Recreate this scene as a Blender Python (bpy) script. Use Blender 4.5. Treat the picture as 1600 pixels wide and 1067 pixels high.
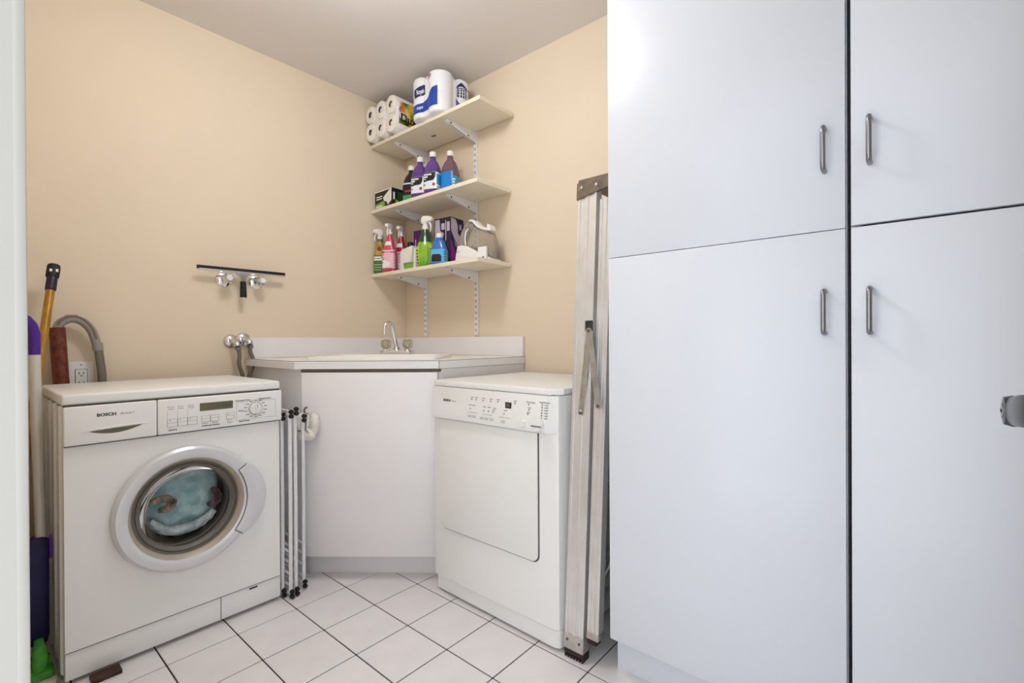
import bpy, bmesh, math, random
from mathutils import Matrix, Vector
random.seed(7)
PI = math.pi
for o in list(bpy.data.objects):
    bpy.data.objects.remove(o)
SC = bpy.context.scene
COL = SC.collection

# ------------------------------------------------------------------ camera
YAW, PITCH, ROLL = 0.704086, -0.0031949, -0.0052614
CAM = Vector((-1.03378, -1.77215, 1.00273))
fwd = Vector((math.cos(PITCH)*math.cos(YAW), math.cos(PITCH)*math.sin(YAW), math.sin(PITCH)))
rgt = Vector((math.sin(YAW), -math.cos(YAW), 0)); upv = rgt.cross(fwd)
cr, sr = math.cos(ROLL), math.sin(ROLL)
r2 = cr*rgt + sr*upv; u2 = -sr*rgt + cr*upv
cam_d = bpy.data.cameras.new('camera'); cam = bpy.data.objects.new('camera', cam_d); COL.objects.link(cam)
m3 = Matrix((r2, u2, -fwd)).transposed()
cam.matrix_world = Matrix.Translation(CAM) @ m3.to_4x4()
cam_d.sensor_width = 36; cam_d.lens = 743.2*36/1600; cam_d.clip_start = 0.02
SC.camera = cam

# ------------------------------------------------------------------ world (daylight of the hall behind the open doorway), exposure
W = bpy.data.worlds.new('world'); SC.world = W; W.use_nodes = True
bg = W.node_tree.nodes['Background']; bg.inputs[0].default_value = (0.90, 0.95, 1.0, 1); bg.inputs[1].default_value = 2.2
LAMP_STRENGTH = 39.5
LAMP_COLOR = (0.95, 0.97, 1.0)
SC.view_settings.view_transform = 'Standard'
SC.view_settings.look = 'None'
SC.view_settings.gamma = 1.0
SC.view_settings.use_curve_mapping = False
SC.view_settings.exposure = 0.0

# ------------------------------------------------------------------ materials
def lin(c):
    return tuple((v/255/12.92 if v/255 <= 0.04045 else ((v/255+0.055)/1.055)**2.4) for v in c) + (1.0,)
MATS = {}
def mat(name, rgb, rough=0.5, metal=0.0, noise=0.0, nscale=20, bump=0.0, bscale=200, spec=0.5, rgb2=None, stretch=None, coat=0.0, detail=3):
    m = bpy.data.materials.new(name); m.use_nodes = True
    nt = m.node_tree; p = nt.nodes['Principled BSDF']
    p.inputs['Roughness'].default_value = rough; p.inputs['Metallic'].default_value = metal
    p.inputs['Specular IOR Level'].default_value = spec
    p.inputs['Coat Weight'].default_value = coat
    tc = nt.nodes.new('ShaderNodeTexCoord'); mp = nt.nodes.new('ShaderNodeMapping')
    nt.links.new(tc.outputs['Object'], mp.inputs['Vector'])
    if stretch: mp.inputs['Scale'].default_value = stretch
    c = lin(rgb)
    n = nt.nodes.new('ShaderNodeTexNoise'); n.inputs['Scale'].default_value = nscale; n.inputs['Detail'].default_value = detail
    nt.links.new(mp.outputs['Vector'], n.inputs['Vector'])
    mx = nt.nodes.new('ShaderNodeMix'); mx.data_type = 'RGBA'
    c2 = lin(rgb2) if rgb2 else tuple(v*(1-noise) for v in c[:3])+(1,)
    mx.inputs['A'].default_value = c; mx.inputs['B'].default_value = c2
    rp = nt.nodes.new('ShaderNodeMapRange'); rp.inputs['From Min'].default_value = 0.35; rp.inputs['From Max'].default_value = 0.65
    nt.links.new(n.outputs['Fac'], rp.inputs['Value']); nt.links.new(rp.outputs['Result'], mx.inputs['Factor'])
    nt.links.new(mx.outputs['Result'], p.inputs['Base Color'])
    if bump:
        n2 = nt.nodes.new('ShaderNodeTexNoise'); n2.inputs['Scale'].default_value = bscale
        nt.links.new(mp.outputs['Vector'], n2.inputs['Vector'])
        b = nt.nodes.new('ShaderNodeBump'); b.inputs['Strength'].default_value = bump; b.inputs['Distance'].default_value = 0.002
        nt.links.new(n2.outputs['Fac'], b.inputs['Height']); nt.links.new(b.outputs['Normal'], p.inputs['Normal'])
    MATS[name] = m
    return m
def clear_mat(name, tint, rough=0.02, body=0.0, body_rgb=(255,255,255), ior=1.5):
    # thin clear plastic / glass: fresnel mix of transparency and gloss, some of it a diffuse body
    m = bpy.data.materials.new(name); m.use_nodes = True; nt = m.node_tree; nt.nodes.clear()
    out = nt.nodes.new('ShaderNodeOutputMaterial'); t = nt.nodes.new('ShaderNodeBsdfTransparent'); g = nt.nodes.new('ShaderNodeBsdfGlossy')
    t.inputs['Color'].default_value = lin(tint); g.inputs['Roughness'].default_value = rough
    f = nt.nodes.new('ShaderNodeFresnel'); f.inputs['IOR'].default_value = ior
    x = nt.nodes.new('ShaderNodeMixShader'); nt.links.new(f.outputs['Fac'], x.inputs['Fac'])
    d = nt.nodes.new('ShaderNodeBsdfDiffuse'); d.inputs['Color'].default_value = lin(body_rgb)
    y = nt.nodes.new('ShaderNodeMixShader'); y.inputs['Fac'].default_value = body
    nt.links.new(t.outputs[0], y.inputs[1]); nt.links.new(d.outputs[0], y.inputs[2])
    nt.links.new(y.outputs[0], x.inputs[1]); nt.links.new(g.outputs[0], x.inputs[2]); nt.links.new(x.outputs[0], out.inputs['Surface'])
    MATS[name] = m; return m
def emit_mat(name, col, strength):
    m = bpy.data.materials.new(name); m.use_nodes = True; nt = m.node_tree; nt.nodes.clear()
    out = nt.nodes.new('ShaderNodeOutputMaterial'); e = nt.nodes.new('ShaderNodeEmission')
    e.inputs['Color'].default_value = tuple(col)+(1,); e.inputs['Strength'].default_value = strength
    nt.links.new(e.outputs[0], out.inputs['Surface']); MATS[name] = m; return m
def voronoi_print(name, cols, scale=30):
    m = bpy.data.materials.new(name); m.use_nodes = True; nt = m.node_tree; p = nt.nodes['Principled BSDF']; p.inputs['Roughness'].default_value = 0.3
    tc = nt.nodes.new('ShaderNodeTexCoord'); v = nt.nodes.new('ShaderNodeTexVoronoi'); v.inputs['Scale'].default_value = scale
    nz = nt.nodes.new('ShaderNodeTexNoise'); nz.inputs['Scale'].default_value = scale*0.8
    ad = nt.nodes.new('ShaderNodeMix'); ad.data_type = 'VECTOR'; ad.inputs['Factor'].default_value = 0.06
    nt.links.new(tc.outputs['Object'], ad.inputs['A']); nt.links.new(nz.outputs['Color'], ad.inputs['B'])
    nt.links.new(ad.outputs['Result'], v.inputs['Vector'])
    sx = nt.nodes.new('ShaderNodeSeparateColor'); nt.links.new(v.outputs['Color'], sx.inputs[0])
    r = nt.nodes.new('ShaderNodeValToRGB'); r.color_ramp.interpolation = 'CONSTANT'
    el = r.color_ramp.elements
    while len(el) < len(cols): el.new(0.5)
    for i, c in enumerate(cols): el[i].position = i/len(cols); el[i].color = lin(c)
    nt.links.new(sx.outputs[0], r.inputs['Fac']); nt.links.new(r.outputs['Color'], p.inputs['Base Color'])
    MATS[name] = m; return m

mat('wall', (233,217,193), 0.75, noise=0.03, nscale=2.5, bump=0.12, bscale=220, spec=0.3)
mat('ceiling', (234,228,224), 0.9, noise=0.02, nscale=3, bump=0.1, bscale=150, spec=0.2)
mat('trim', (195,192,184), 0.45, noise=0.02, nscale=8)
mat('door_paint', (228,229,230), 0.4, noise=0.02)
mat('board_shade_brown', (112,98,88), 0.8)  # raw board brown with the shade under the counter edge painted in
mat('grout', (46,40,38), 0.9, noise=0.3, nscale=60)
mat('tile', (240,235,234), 0.28, noise=0.04, nscale=9, spec=0.5)
mat('melamine', (222,226,234), 0.32, noise=0.015, nscale=5, spec=0.5)
mat('cabinet_edge', (196,194,194), 0.5)
mat('dark_gap', (22,20,20), 0.9)
mat('laminate', (243,240,241), 0.35, noise=0.02, nscale=6)
mat('counter_top', (243,239,234), 0.3, noise=0.02, nscale=6)
mat('shelf_board', (238,229,210), 0.45, noise=0.02, nscale=9)
mat('enamel', (244,243,241), 0.28, noise=0.012, nscale=4, spec=0.5, coat=0.2)
mat('washer_plastic', (243,242,239), 0.35, noise=0.012, nscale=4)
mat('dryer_plastic', (242,241,238), 0.4, noise=0.012, nscale=4)
mat('seam', (70,68,68), 0.8)
mat('print_black', (28,28,30), 0.6)
mat('print_grey', (120,118,118), 0.6)
mat('print_white', (240,240,240), 0.5)
mat('print_red', (170,60,70), 0.5)
mat('lcd', (98,96,80), 0.25, rgb2=(112,104,80), nscale=12)
mat('lcd_dark', (42,38,30), 0.25)
mat('ring_silver', (222,222,226), 0.3, metal=0.25, noise=0.02)
mat('ring_inner', (198,188,174), 0.3, metal=0.4)
mat('gasket', (112,106,98), 0.5, noise=0.15, nscale=14)
mat('drum_steel', (90,90,92), 0.35, metal=0.9)
clear_mat('door_glass', (236,240,240), 0.03, ior=1.33)
mat('cloth_teal', (214,234,237), 0.95, rgb2=(148,188,197), nscale=22, bump=0.8, bscale=260, spec=0.1)
mat('cloth_white', (232,236,238), 0.95, rgb2=(168,180,186), nscale=30, bump=0.8, bscale=260, spec=0.1)
mat('cloth_brown', (86,58,44), 0.95, rgb2=(196,172,152), nscale=40, bump=0.6, bscale=200, spec=0.1)
mat('cloth_purple', (66,48,64), 0.95, rgb2=(120,70,80), nscale=30, spec=0.1)
mat('chrome', (225,225,226), 0.12, metal=1.0)
mat('brushed', (150,150,156), 0.32, metal=1.0)
mat('handle_dark', (78,78,80), 0.3, metal=0.9)
mat('aluminium', (232,231,230), 0.33, metal=0.6, rgb2=(222,219,216), nscale=10, stretch=(2,2,1))
mat('aluminium_bar', (206,204,202), 0.32, metal=0.85, rgb2=(176,172,168), nscale=22)
mat('ladder_cap', (128,112,96), 0.5, metal=0.4, rgb2=(100,88,76), nscale=30)
mat('rubber_brown', (58,40,32), 0.8, noise=0.3)
mat('rubber_black', (14,13,14), 0.6)
mat('white_metal', (236,234,236), 0.35)
mat('white_plastic', (240,238,234), 0.35)
mat('cream_plastic', (236,228,218), 0.4)
mat('slot_dark', (60,58,58), 0.8)
clear_mat('acrylic', (245,240,225), 0.05, body=0.18, body_rgb=(226,214,184))
clear_mat('tank_plastic', (240,236,230), 0.08, body=0.24, body_rgb=(222,214,204))
mat('hose_grey', (122,112,100), 0.5, noise=0.1)
mat('vac_grey', (150,146,140), 0.4)
mat('copper_tube', (128,62,42), 0.4, rgb2=(84,38,28), nscale=60, metal=0.2)
mat('gold_pole', (186,140,52), 0.3, metal=0.4, rgb2=(160,116,42), nscale=10, stretch=(8,8,1))
mat('cap_purple', (44,20,66), 0.4, rgb2=(24,14,36), nscale=30)
mat('grip_purple', (74,24,140), 0.3)
mat('pole_white', (214,210,202), 0.35, metal=0.2)
mat('navy', (28,24,92), 0.5, rgb2=(16,14,52), nscale=9)
mat('violet', (110,44,190), 0.4)
mat('mop_green', (96,190,60), 0.5, rgb2=(40,120,50), nscale=18)
mat('mop_pad', (216,214,186), 0.8, noise=0.1, bump=0.5)
mat('wood_dark', (78,44,26), 0.7, rgb2=(44,24,16), nscale=40, stretch=(1,6,6))
mat('terry', (244,239,232), 0.98, rgb2=(228,220,212), nscale=60, bump=1.0, bscale=320, spec=0.05)
mat('terry_seam', (90,80,74), 0.95)
mat('paper', (244,238,230), 0.85, noise=0.03, nscale=20, spec=0.2)
mat('core_card', (120,104,88), 0.9, rgb2=(60,52,46), nscale=40)
mat('pack_white', (240,240,244), 0.4, noise=0.02)
mat('pack_blue', (24,62,160), 0.35, rgb2=(36,78,176), nscale=14)
mat('pack_periwinkle', (84,92,178), 0.4)
mat('print_navy', (30,40,92), 0.5)
voronoi_print('print_colours', [(196,60,36),(238,206,70),(56,128,50),(22,20,22),(240,236,226),(214,120,50),(228,190,60)], 34)
mat('purple_liquid', (98,62,140), 0.18, rgb2=(84,50,124), nscale=8, coat=0.3)
mat('plum_liquid', (116,84,100), 0.2, rgb2=(98,66,92), nscale=8, coat=0.3)
mat('dark_liquid', (30,20,26), 0.25, coat=0.3)
mat('label_white', (232,240,246), 0.4)
mat('label_cyan', (40,160,206), 0.4)
mat('label_blue', (24,132,216), 0.4)
mat('label_green', (70,160,96), 0.4)
mat('label_black', (22,20,30), 0.4)
mat('box_black', (20,24,20), 0.45)
mat('box_green', (42,100,40), 0.45, rgb2=(26,66,30), nscale=20)
mat('box_lime', (130,176,60), 0.45)
mat('box_white', (232,230,222), 0.45)
mat('box_navy', (30,16,66), 0.4, rgb2=(22,12,44), nscale=10)
mat('box_purple', (84,20,110), 0.4)
mat('box_magenta', (150,24,140), 0.4)
mat('box_lilac', (196,184,200), 0.4)
mat('spray_green', (74,128,36), 0.3, rgb2=(56,108,36), nscale=10, coat=0.3)
mat('avocado', (196,160,60), 0.4, rgb2=(140,110,40), nscale=22)
mat('avocado_pit', (112,50,36), 0.5)
mat('pink', (214,84,104), 0.25, rgb2=(196,60,84), nscale=9, coat=0.3)
mat('pink_label', (238,190,204), 0.4)
mat('red_liquid', (176,38,58), 0.25, coat=0.3)
mat('lime_bottle', (142,190,30), 0.2, rgb2=(88,156,34), nscale=10, coat=0.4)
mat('lime_label', (186,212,70), 0.4)
mat('dark_green', (28,66,30), 0.25, coat=0.3)
mat('blue_bottle', (52,112,186), 0.25, coat=0.3)
mat('sky_label', (96,180,226), 0.4)
mat('hook_metal', (120,116,116), 0.3, metal=0.9)
emit_mat('lamp_glow', LAMP_COLOR, LAMP_STRENGTH)

# ------------------------------------------------------------------ mesh helpers
def nb(): return bmesh.new()
def join(dst, src, M=None):
    if M is not None: bmesh.ops.transform(src, matrix=M, verts=src.verts)
    me = bpy.data.meshes.new('tmp'); src.to_mesh(me); src.free(); dst.from_mesh(me); bpy.data.meshes.remove(me)
def box(bm, lo, hi, bev=0.0, seg=2, M=None):
    t = nb(); bmesh.ops.create_cube(t, size=1)
    for v in t.verts:
        v.co = Vector(((lo[i]+hi[i])/2 + v.co[i]*(hi[i]-lo[i]) for i in range(3)))
    if bev > 0:
        b = min(bev, 0.49*min(abs(hi[i]-lo[i]) for i in range(3)))
        bmesh.ops.bevel(t, geom=list(t.edges), offset=b, segments=seg, profile=0.5, affect='EDGES')
    join(bm, t, M); return bm
def prism(bm, poly, d0, d1, axis='z', bev=0.0, seg=2, M=None):
    # poly in the two other axes: z->(x,y)  y->(x,z)  x->(y,z)
    t = nb()
    def P(a, b, d): return {'z': (a, b, d), 'y': (a, d, b), 'x': (d, a, b)}[axis]
    v0 = [t.verts.new(P(a, b, d0)) for a, b in poly]; v1 = [t.verts.new(P(a, b, d1)) for a, b in poly]
    n = len(poly)
    t.faces.new(v0); t.faces.new(v1[::-1])
    for i in range(n): t.faces.new((v0[i], v0[(i+1) % n], v1[(i+1) % n], v1[i]))
    bmesh.ops.recalc_face_normals(t, faces=t.faces)
    if bev > 0: bmesh.ops.bevel(t, geom=list(t.edges), offset=bev, segments=seg, profile=0.5, affect='EDGES')
    join(bm, t, M); return bm
def rrect(x0, z0, x1, z1, r, n=5, corners=(1,1,1,1)):
    pts = []
    for k, (cx, cz, a) in enumerate(((x1-r, z0+r, -PI/2), (x1-r, z1-r, 0), (x0+r, z1-r, PI/2), (x0+r, z0+r, PI))):
        if corners[k]:
            for i in range(n+1):
                t = a + PI/2*i/n; pts.append((cx+r*math.cos(t), cz+r*math.sin(t)))
        else:
            pts.append(((x1, x1, x0, x0)[k], (z0, z1, z1, z0)[k]))
    return pts
def tube(bm, pts, r, n=10, caps=True, M=None):
    t = nb(); pts = [Vector(p) for p in pts]; rs = r if isinstance(r, (list, tuple)) else [r]*len(pts)
    rings = []; prev = None
    for i, p in enumerate(pts):
        d = (pts[min(i+1, len(pts)-1)] - pts[max(i-1, 0)]).normalized()
        if prev is None:
            a = Vector((0,0,1)) if abs(d.z) < 0.9 else Vector((1,0,0)); u = d.cross(a).normalized()
        else:
            u = (prev - d*prev.dot(d)).normalized()
        prev = u; w = d.cross(u)
        rings.append([t.verts.new(p + rs[i]*(math.cos(2*PI*k/n)*u + math.sin(2*PI*k/n)*w)) for k in range(n)])
    for a, b in zip(rings, rings[1:]):
        for k in range(n): t.faces.new((a[k], a[(k+1) % n], b[(k+1) % n], b[k]))
    if caps: t.faces.new(rings[0][::-1]); t.faces.new(rings[-1])
    bmesh.ops.recalc_face_normals(t, faces=t.faces)
    join(bm, t, M); return bm
def lathe(bm, prof, n=32, M=None, caps=True, closed=False):
    # profile of (radius, height) turned about z
    t = nb(); rings = []
    for r, z in prof:
        if r < 1e-6: rings.append([t.verts.new((0, 0, z))])
        else: rings.append([t.verts.new((r*math.cos(2*PI*k/n), r*math.sin(2*PI*k/n), z)) for k in range(n)])
    prs = list(zip(rings, rings[1:])) + ([(rings[-1], rings[0])] if closed else [])
    for a, b in prs:
        for k in range(n):
            k2 = (k+1) % n
            if len(a) == 1 and len(b) == 1: continue
            if len(a) == 1: t.faces.new((a[0], b[k], b[k2]))
            elif len(b) == 1: t.faces.new((a[k], a[k2], b[0]))
            else: t.faces.new((a[k], a[k2], b[k2], b[k]))
    if caps and not closed:
        if len(rings[0]) > 1: t.faces.new(rings[0][::-1])
        if len(rings[-1]) > 1: t.faces.new(rings[-1])
    bmesh.ops.recalc_face_normals(t, faces=t.faces)
    join(bm, t, M); return bm
RX = Matrix.Rotation(PI/2, 4, 'X')       # z axis of a turned shape -> -y (towards the front)
RYX = Matrix.Rotation(-PI/2, 4, 'Y')     # z -> -x
def sell(a, rx, ry, e):
    c, s = math.cos(a), math.sin(a)
    return (rx*math.copysign(abs(c)**(2/e), c), ry*math.copysign(abs(s)**(2/e), s))
def loft(bm, secs, n=28, M=None):
    # secs: (z, rx, ry, exponent[, ox, oy])
    t = nb(); rings = []
    for s in secs:
        ox, oy = (s[4], s[5]) if len(s) > 4 else (0, 0)
        ring = []
        for k in range(n):
            x, y = sell(2*PI*k/n, s[1], s[2], s[3]); ring.append(t.verts.new((x+ox, y+oy, s[0])))
        rings.append(ring)
    for a, b in zip(rings, rings[1:]):
        for k in range(n): t.faces.new((a[k], a[(k+1) % n], b[(k+1) % n], b[k]))
    t.faces.new(rings[0][::-1]); t.faces.new(rings[-1])
    bmesh.ops.recalc_face_normals(t, faces=t.faces)
    join(bm, t, M); return bm
def sec_at(secs, z):
    for a, b in zip(secs, secs[1:]):
        if a[0] <= z <= b[0]:
            f = (z-a[0])/max(1e-9, b[0]-a[0]); return [a[i]+(b[i]-a[i])*f for i in range(4)]
    return list(secs[-1][:4])
def patch(bm, secs, z0, z1, a0, a1, off=0.0006, nu=10, nv=4):
    # a printed label lying on a lofted bottle between two heights and two angles (degrees, -90 = front)
    t = nb(); g = []
    for j in range(nv+1):
        z = z0+(z1-z0)*j/nv; s = sec_at(secs, z); row = []
        for i in range(nu+1):
            a = math.radians(a0+(a1-a0)*i/nu); x, y = sell(a, s[1]+off, s[2]+off, s[3]); row.append(t.verts.new((x, y, z)))
        g.append(row)
    for j in range(nv):
        for i in range(nu): t.faces.new((g[j][i], g[j][i+1], g[j+1][i+1], g[j+1][i]))
    join(bm, t); return bm
def text_bm(s, size, bold=0.0, sx=1.0, align='LEFT'):
    cu = bpy.data.curves.new('t', 'FONT'); cu.body = s; cu.size = size; cu.offset = bold; cu.align_x = align; cu.resolution_u = 3
    ob = bpy.data.objects.new('t', cu); COL.objects.link(ob)
    dg = bpy.context.evaluated_depsgraph_get(); me = bpy.data.meshes.new_from_object(ob.evaluated_get(dg))
    b = nb(); b.from_mesh(me); bpy.data.meshes.remove(me); bpy.data.objects.remove(ob); bpy.data.curves.remove(cu)
    bmesh.ops.transform(b, matrix=Matrix.Diagonal((sx, 1, 1, 1)), verts=b.verts)
    return b
def front_text(dst, s, size, x, y, z, bold=0.0, sx=1.0, align='LEFT', shear=0.0):
    # lettering on a front face (facing -y)
    b = text_bm(s, size, bold, sx, align)
    if shear: bmesh.ops.transform(b, matrix=Matrix(((1,shear,0,0),(0,1,0,0),(0,0,1,0),(0,0,0,1))), verts=b.verts)
    join(dst, b, Matrix.Translation((x, y, z)) @ RX); return dst

def cr_pts(pts, n=6):
    out = []
    for k in range(len(pts)-1):
        p0, p1_, p2_, p3 = pts[max(k-1, 0)], pts[k], pts[k+1], pts[min(k+2, len(pts)-1)]
        for q_ in range(n):
            f = q_/n; out.append(tuple(0.5*((2*p1_[a])+(-p0[a]+p2_[a])*f+(2*p0[a]-5*p1_[a]+4*p2_[a]-p3[a])*f*f+(-p0[a]+3*p1_[a]-3*p2_[a]+p3[a])*f**3) for a in range(3)))
    return out+[tuple(pts[-1])]

def finish(bm, name, material, smooth=40):
    me = bpy.data.meshes.new(name); bm.to_mesh(me); bm.free()
    me.materials.append(MATS[material] if isinstance(material, str) else material)
    if smooth:
        for p in me.polygons: p.use_smooth = True
        me.set_sharp_from_angle(angle=math.radians(smooth))
    return me
def obj(name, bm, material, parent=None, world=False, smooth=40):
    me = finish(bm, name, material, smooth)
    o = bpy.data.objects.new(name, me); COL.objects.link(o)
    if parent is not None:
        o.parent = parent
        if world:
            top = parent
            while top.parent: top = top.parent
            Mw = Matrix.LocRotScale(top.location, top.rotation_euler, None)
            if parent is top: o.matrix_parent_inverse = Mw.inverted()
    return o
def base_origin(o):
    # origin of a mesh built in world coordinates to the middle of its underside
    me = o.data; xs = [v.co for v in me.vertices]
    c = Vector(((min(v.x for v in xs)+max(v.x for v in xs))/2, (min(v.y for v in xs)+max(v.y for v in xs))/2, min(v.z for v in xs)))
    me.transform(Matrix.Translation(-c)); o.location = c; return o
def tag(o, label, cat, group=None):
    o['label'] = label; o['category'] = cat
    if group: o['group'] = group
    return o
def thing(name, label, cat, loc=(0,0,0), rotz=0.0, group=None):
    o = bpy.data.objects.new(name, None); COL.objects.link(o); o.empty_display_size = 0.05
    o.location = loc; o.rotation_euler = (0, 0, rotz)
    return tag(o, label, cat, group)
def struct(name, bm, material, label, smooth=30):
    o = base_origin(obj(name, bm, material, smooth=smooth)); o['kind'] = 'structure'; o['label'] = label; return o
def dup(root, loc, rotz, label, group=None):
    def rec(o, par):
        c = o.copy(); COL.objects.link(c)
        if par is not None: c.parent = par
        for ch in o.children: rec(ch, c)
        return c
    r = rec(root, None); r.location = loc; r.rotation_euler = (0, 0, rotz); r['label'] = label
    if group: r['group'] = group
    return r
FACE = -PI/2      # things on the right-hand side face -x: local x -> -y, local y -> +x

# ------------------------------------------------------------------ the room
XW, YW, ZC = 0.84, 0.70, 2.43           # right wall, back wall, ceiling
XL, YF = -0.99, -2.32                   # left wall (with the doorway), front wall
YJ0, YJ1 = -0.966, -1.945               # doorway
S = 0.203
fl = struct('floor', box(nb(), (XL-0.12, YF-0.1, -0.06), (XW+0.1, YW+0.1, -0.0025)), 'grout', 'floor of square white ceramic tiles with dark grout')
TILE_CACHE = {}
g = 0.0021
for i in range(-6, 5):
    for j in range(-4, 12):
        x0, x1 = max(i*S+g, XL-0.1), min((i+1)*S-g, XW); y1, y0 = min(-j*S-g, YW), max(-(j+1)*S+g, YF)
        if x1-x0 < 0.012 or y1-y0 < 0.012: continue
        key = (round(x1-x0, 4), round(y1-y0, 4))
        if key not in TILE_CACHE:
            hx, hy = (x1-x0)/2, (y1-y0)/2
            TILE_CACHE[key] = finish(box(nb(), (-hx, -hy, -0.004), (hx, hy, 0.0), 0.0012, 1), 'tile', 'tile', 30)
        o = bpy.data.objects.new('tile', TILE_CACHE[key]); COL.objects.link(o); o.parent = fl
        o.matrix_parent_inverse = Matrix.Translation(fl.location).inverted(); o.location = ((x0+x1)/2, (y0+y1)/2, 0)
struct('ceiling', box(nb(), (XL-0.12, YF-0.1, ZC), (XW+0.1, YW+0.1, ZC+0.08)), 'ceiling', 'flat pale grey painted ceiling')
struct('wall_back', box(nb(), (XL-0.12, YW, -0.05), (XW+0.1, YW+0.1, ZC+0.01)), 'wall', 'beige painted wall behind washing machine and sink')
struct('wall_right', box(nb(), (XW, YF-0.1, -0.05), (XW+0.1, YW+0.05, ZC+0.01)), 'wall', 'beige painted wall carrying the shelves')
struct('wall_front', box(nb(), (XL-0.12, YF-0.1, -0.05), (XW+0.05, YF, ZC+0.01)), 'wall', 'beige painted wall behind the camera')
b = nb(); box(b, (XL-0.11, YJ0+0.012, -0.05), (XL, YW+0.02, ZC+0.01)); box(b, (XL-0.11, YF-0.05, -0.05), (XL, YJ1-0.012, ZC+0.01)); box(b, (XL-0.11, YJ1-0.02, 2.06), (XL, YJ0+0.02, ZC+0.01))
struct('wall_left', b, 'wall', 'beige wall with the doorway')
b = nb(); box(b, (XL-0.115, YJ0, 0), (XL+0.004, YJ0+0.014, 2.06)); box(b, (XL+0.001, YJ0+0.0, 0), (XL+0.015, YJ0+0.065, 2.1), 0.003)
struct('trim_1', b, 'trim', 'white door jamb and casing at the left edge')
b = nb(); box(b, (XL-0.115, YJ1-0.014, 0), (XL+0.004, YJ1, 2.06)); box(b, (XL+0.001, YJ1-0.065, 0), (XL+0.012, YJ1, 2.1), 0.003); box(b, (XL-0.115, YJ1, 2.045), (XL+0.004, YJ0, 2.06))
struct('trim_2', b, 'trim', 'white door jamb and head beside the open door')

# open door at the right edge, only its lever reaches into view
d = struct('door_1', box(nb(), (-0.965, -1.942, 0.012), (-0.205, -1.905, 2.03), 0.002), 'door_paint', 'white door standing open')
def dpart(name, bm, m):
    o = obj(name, bm, m, d); o.matrix_parent_inverse = Matrix.Translation(d.location).inverted(); return o
HX, HZ = -0.293, 0.923
b = nb(); lathe(b, [(0.0, 0), (0.031, 0), (0.031, 0.006), (0.026, 0.010), (0.0, 0.010)], 28, Matrix.Translation((HX, -1.905, HZ)) @ Matrix.Rotation(-PI/2, 4, 'X'))
dpart('rose', b, 'handle_dark')
b = nb(); lathe(b, [(0.0, 0), (0.0115, 0), (0.0115, 0.042), (0.0160, 0.045), (0.0170, 0.054), (0.0150, 0.0605), (0.0085, 0.0615), (0.0085, 0.0595), (0, 0.0595)], 24, Matrix.Translation((HX, -1.905, HZ)) @ Matrix.Rotation(-PI/2, 4, 'X'))
loft(b, [(0.0, 0.0085, 0.0150, 3.0), (0.05, 0.0085, 0.0165, 3.0, 0, 0.006), (0.105, 0.0080, 0.0160, 3.0, 0, 0.012), (0.112, 0.0050, 0.012, 2.5, 0, 0.0125)], 20,
     Matrix.Translation((HX, -1.8535, HZ)) @ Matrix(((0,0,-1,0),(1,0,0,0),(0,1,0,0),(0,0,0,1))))
dpart('lever_handle', b, 'handle_dark')
b = nb(); lathe(b, [(0, 0), (0.0082, 0), (0.0082, 0.003), (0, 0.003)], 20, Matrix.Translation((HX, -1.846, HZ)) @ Matrix.Rotation(-PI/2, 4, 'X'))
k = dpart('lock_button', b, 'brushed')
b = nb(); box(b, (HX-0.0045, -1.8435, HZ-0.0016), (HX+0.0045, -1.8425, HZ+0.0016))
dpart('key_slot', b, 'dark_gap')

# flush ceiling lamp in the middle of the room (above the frame)
lamp = thing('ceiling_lamp', 'round opal globe ceiling lamp above the middle of the room', 'lamp', (-0.28, -0.43, ZC))
b = nb(); lathe(b, [(0, 0), (0.07, 0), (0.07, -0.012), (0.05, -0.03), (0, -0.03)], 40); obj('lamp_base', b, 'white_metal', lamp)
b = nb(); lathe(b, [(0.045, -0.030), (0.085, -0.045), (0.118, -0.075), (0.130, -0.11), (0.118, -0.150), (0.085, -0.18), (0.045, -0.193), (0, -0.197)], 40, caps=False); obj('lamp_glass', b, 'lamp_glow', lamp)

# ------------------------------------------------------------------ tall cabinets
XC = 0.232
def tall_cabinet(y_left, w, label, hx, zs0, zs1, gap):
    # local x runs along the front to the right, local y into the cabinet
    t = thing('tall_cabinet', label, 'cabinet', (XC, y_left, 0), FACE, 'tall white storage cabinets')
    D = XW-0.004-XC
    b = nb(); box(b, (0.0, 0.0205, 0.105), (0.017, D, 2.25)); box(b, (w-0.017, 0.0205, 0.105), (w, D, 2.25))
    box(b, (0.016, 0.0205, 0.105), (w-0.016, D, 0.122)); box(b, (0.016, 0.0205, 2.233), (w-0.016, D, 2.25)); box(b, (0.016, D-0.012, 0.12), (w-0.016, D, 2.235))
    box(b, (0.016, 0.05, 1.235), (w-0.016, D-0.01, 1.252))
    obj('carcass', b, 'melamine', t)
    obj('plinth', box(nb(), (0.0, 0.05, 0.0), (w, 0.066, 0.106)), 'melamine', t)
    for z0, z1, h0, h1 in ((0.112, zs0, 1.0065, 1.116), (zs1, 2.245, 1.367, 1.476)):
        dr = obj('door', box(nb(), (0.0015, 0.0, z0), (w-0.0015, 0.018, z1), 0.0012, 2), 'melamine', t)
        b = nb(); r = 0.0052
        tube(b, [(hx, 0.0, h0+0.008), (hx, -0.018, h0+0.008), (hx, -0.024, h0+0.0095), (hx, -0.0275, h0+0.015), (hx, -0.028, h0+0.022), (hx, -0.028, h1-0.022), (hx, -0.0275, h1-0.015), (hx, -0.024, h1-0.0095), (hx, -0.018, h1-0.008), (hx, 0.0, h1-0.008)], r, 12)
        obj('handle', b, 'brushed', dr)
    return t
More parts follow.
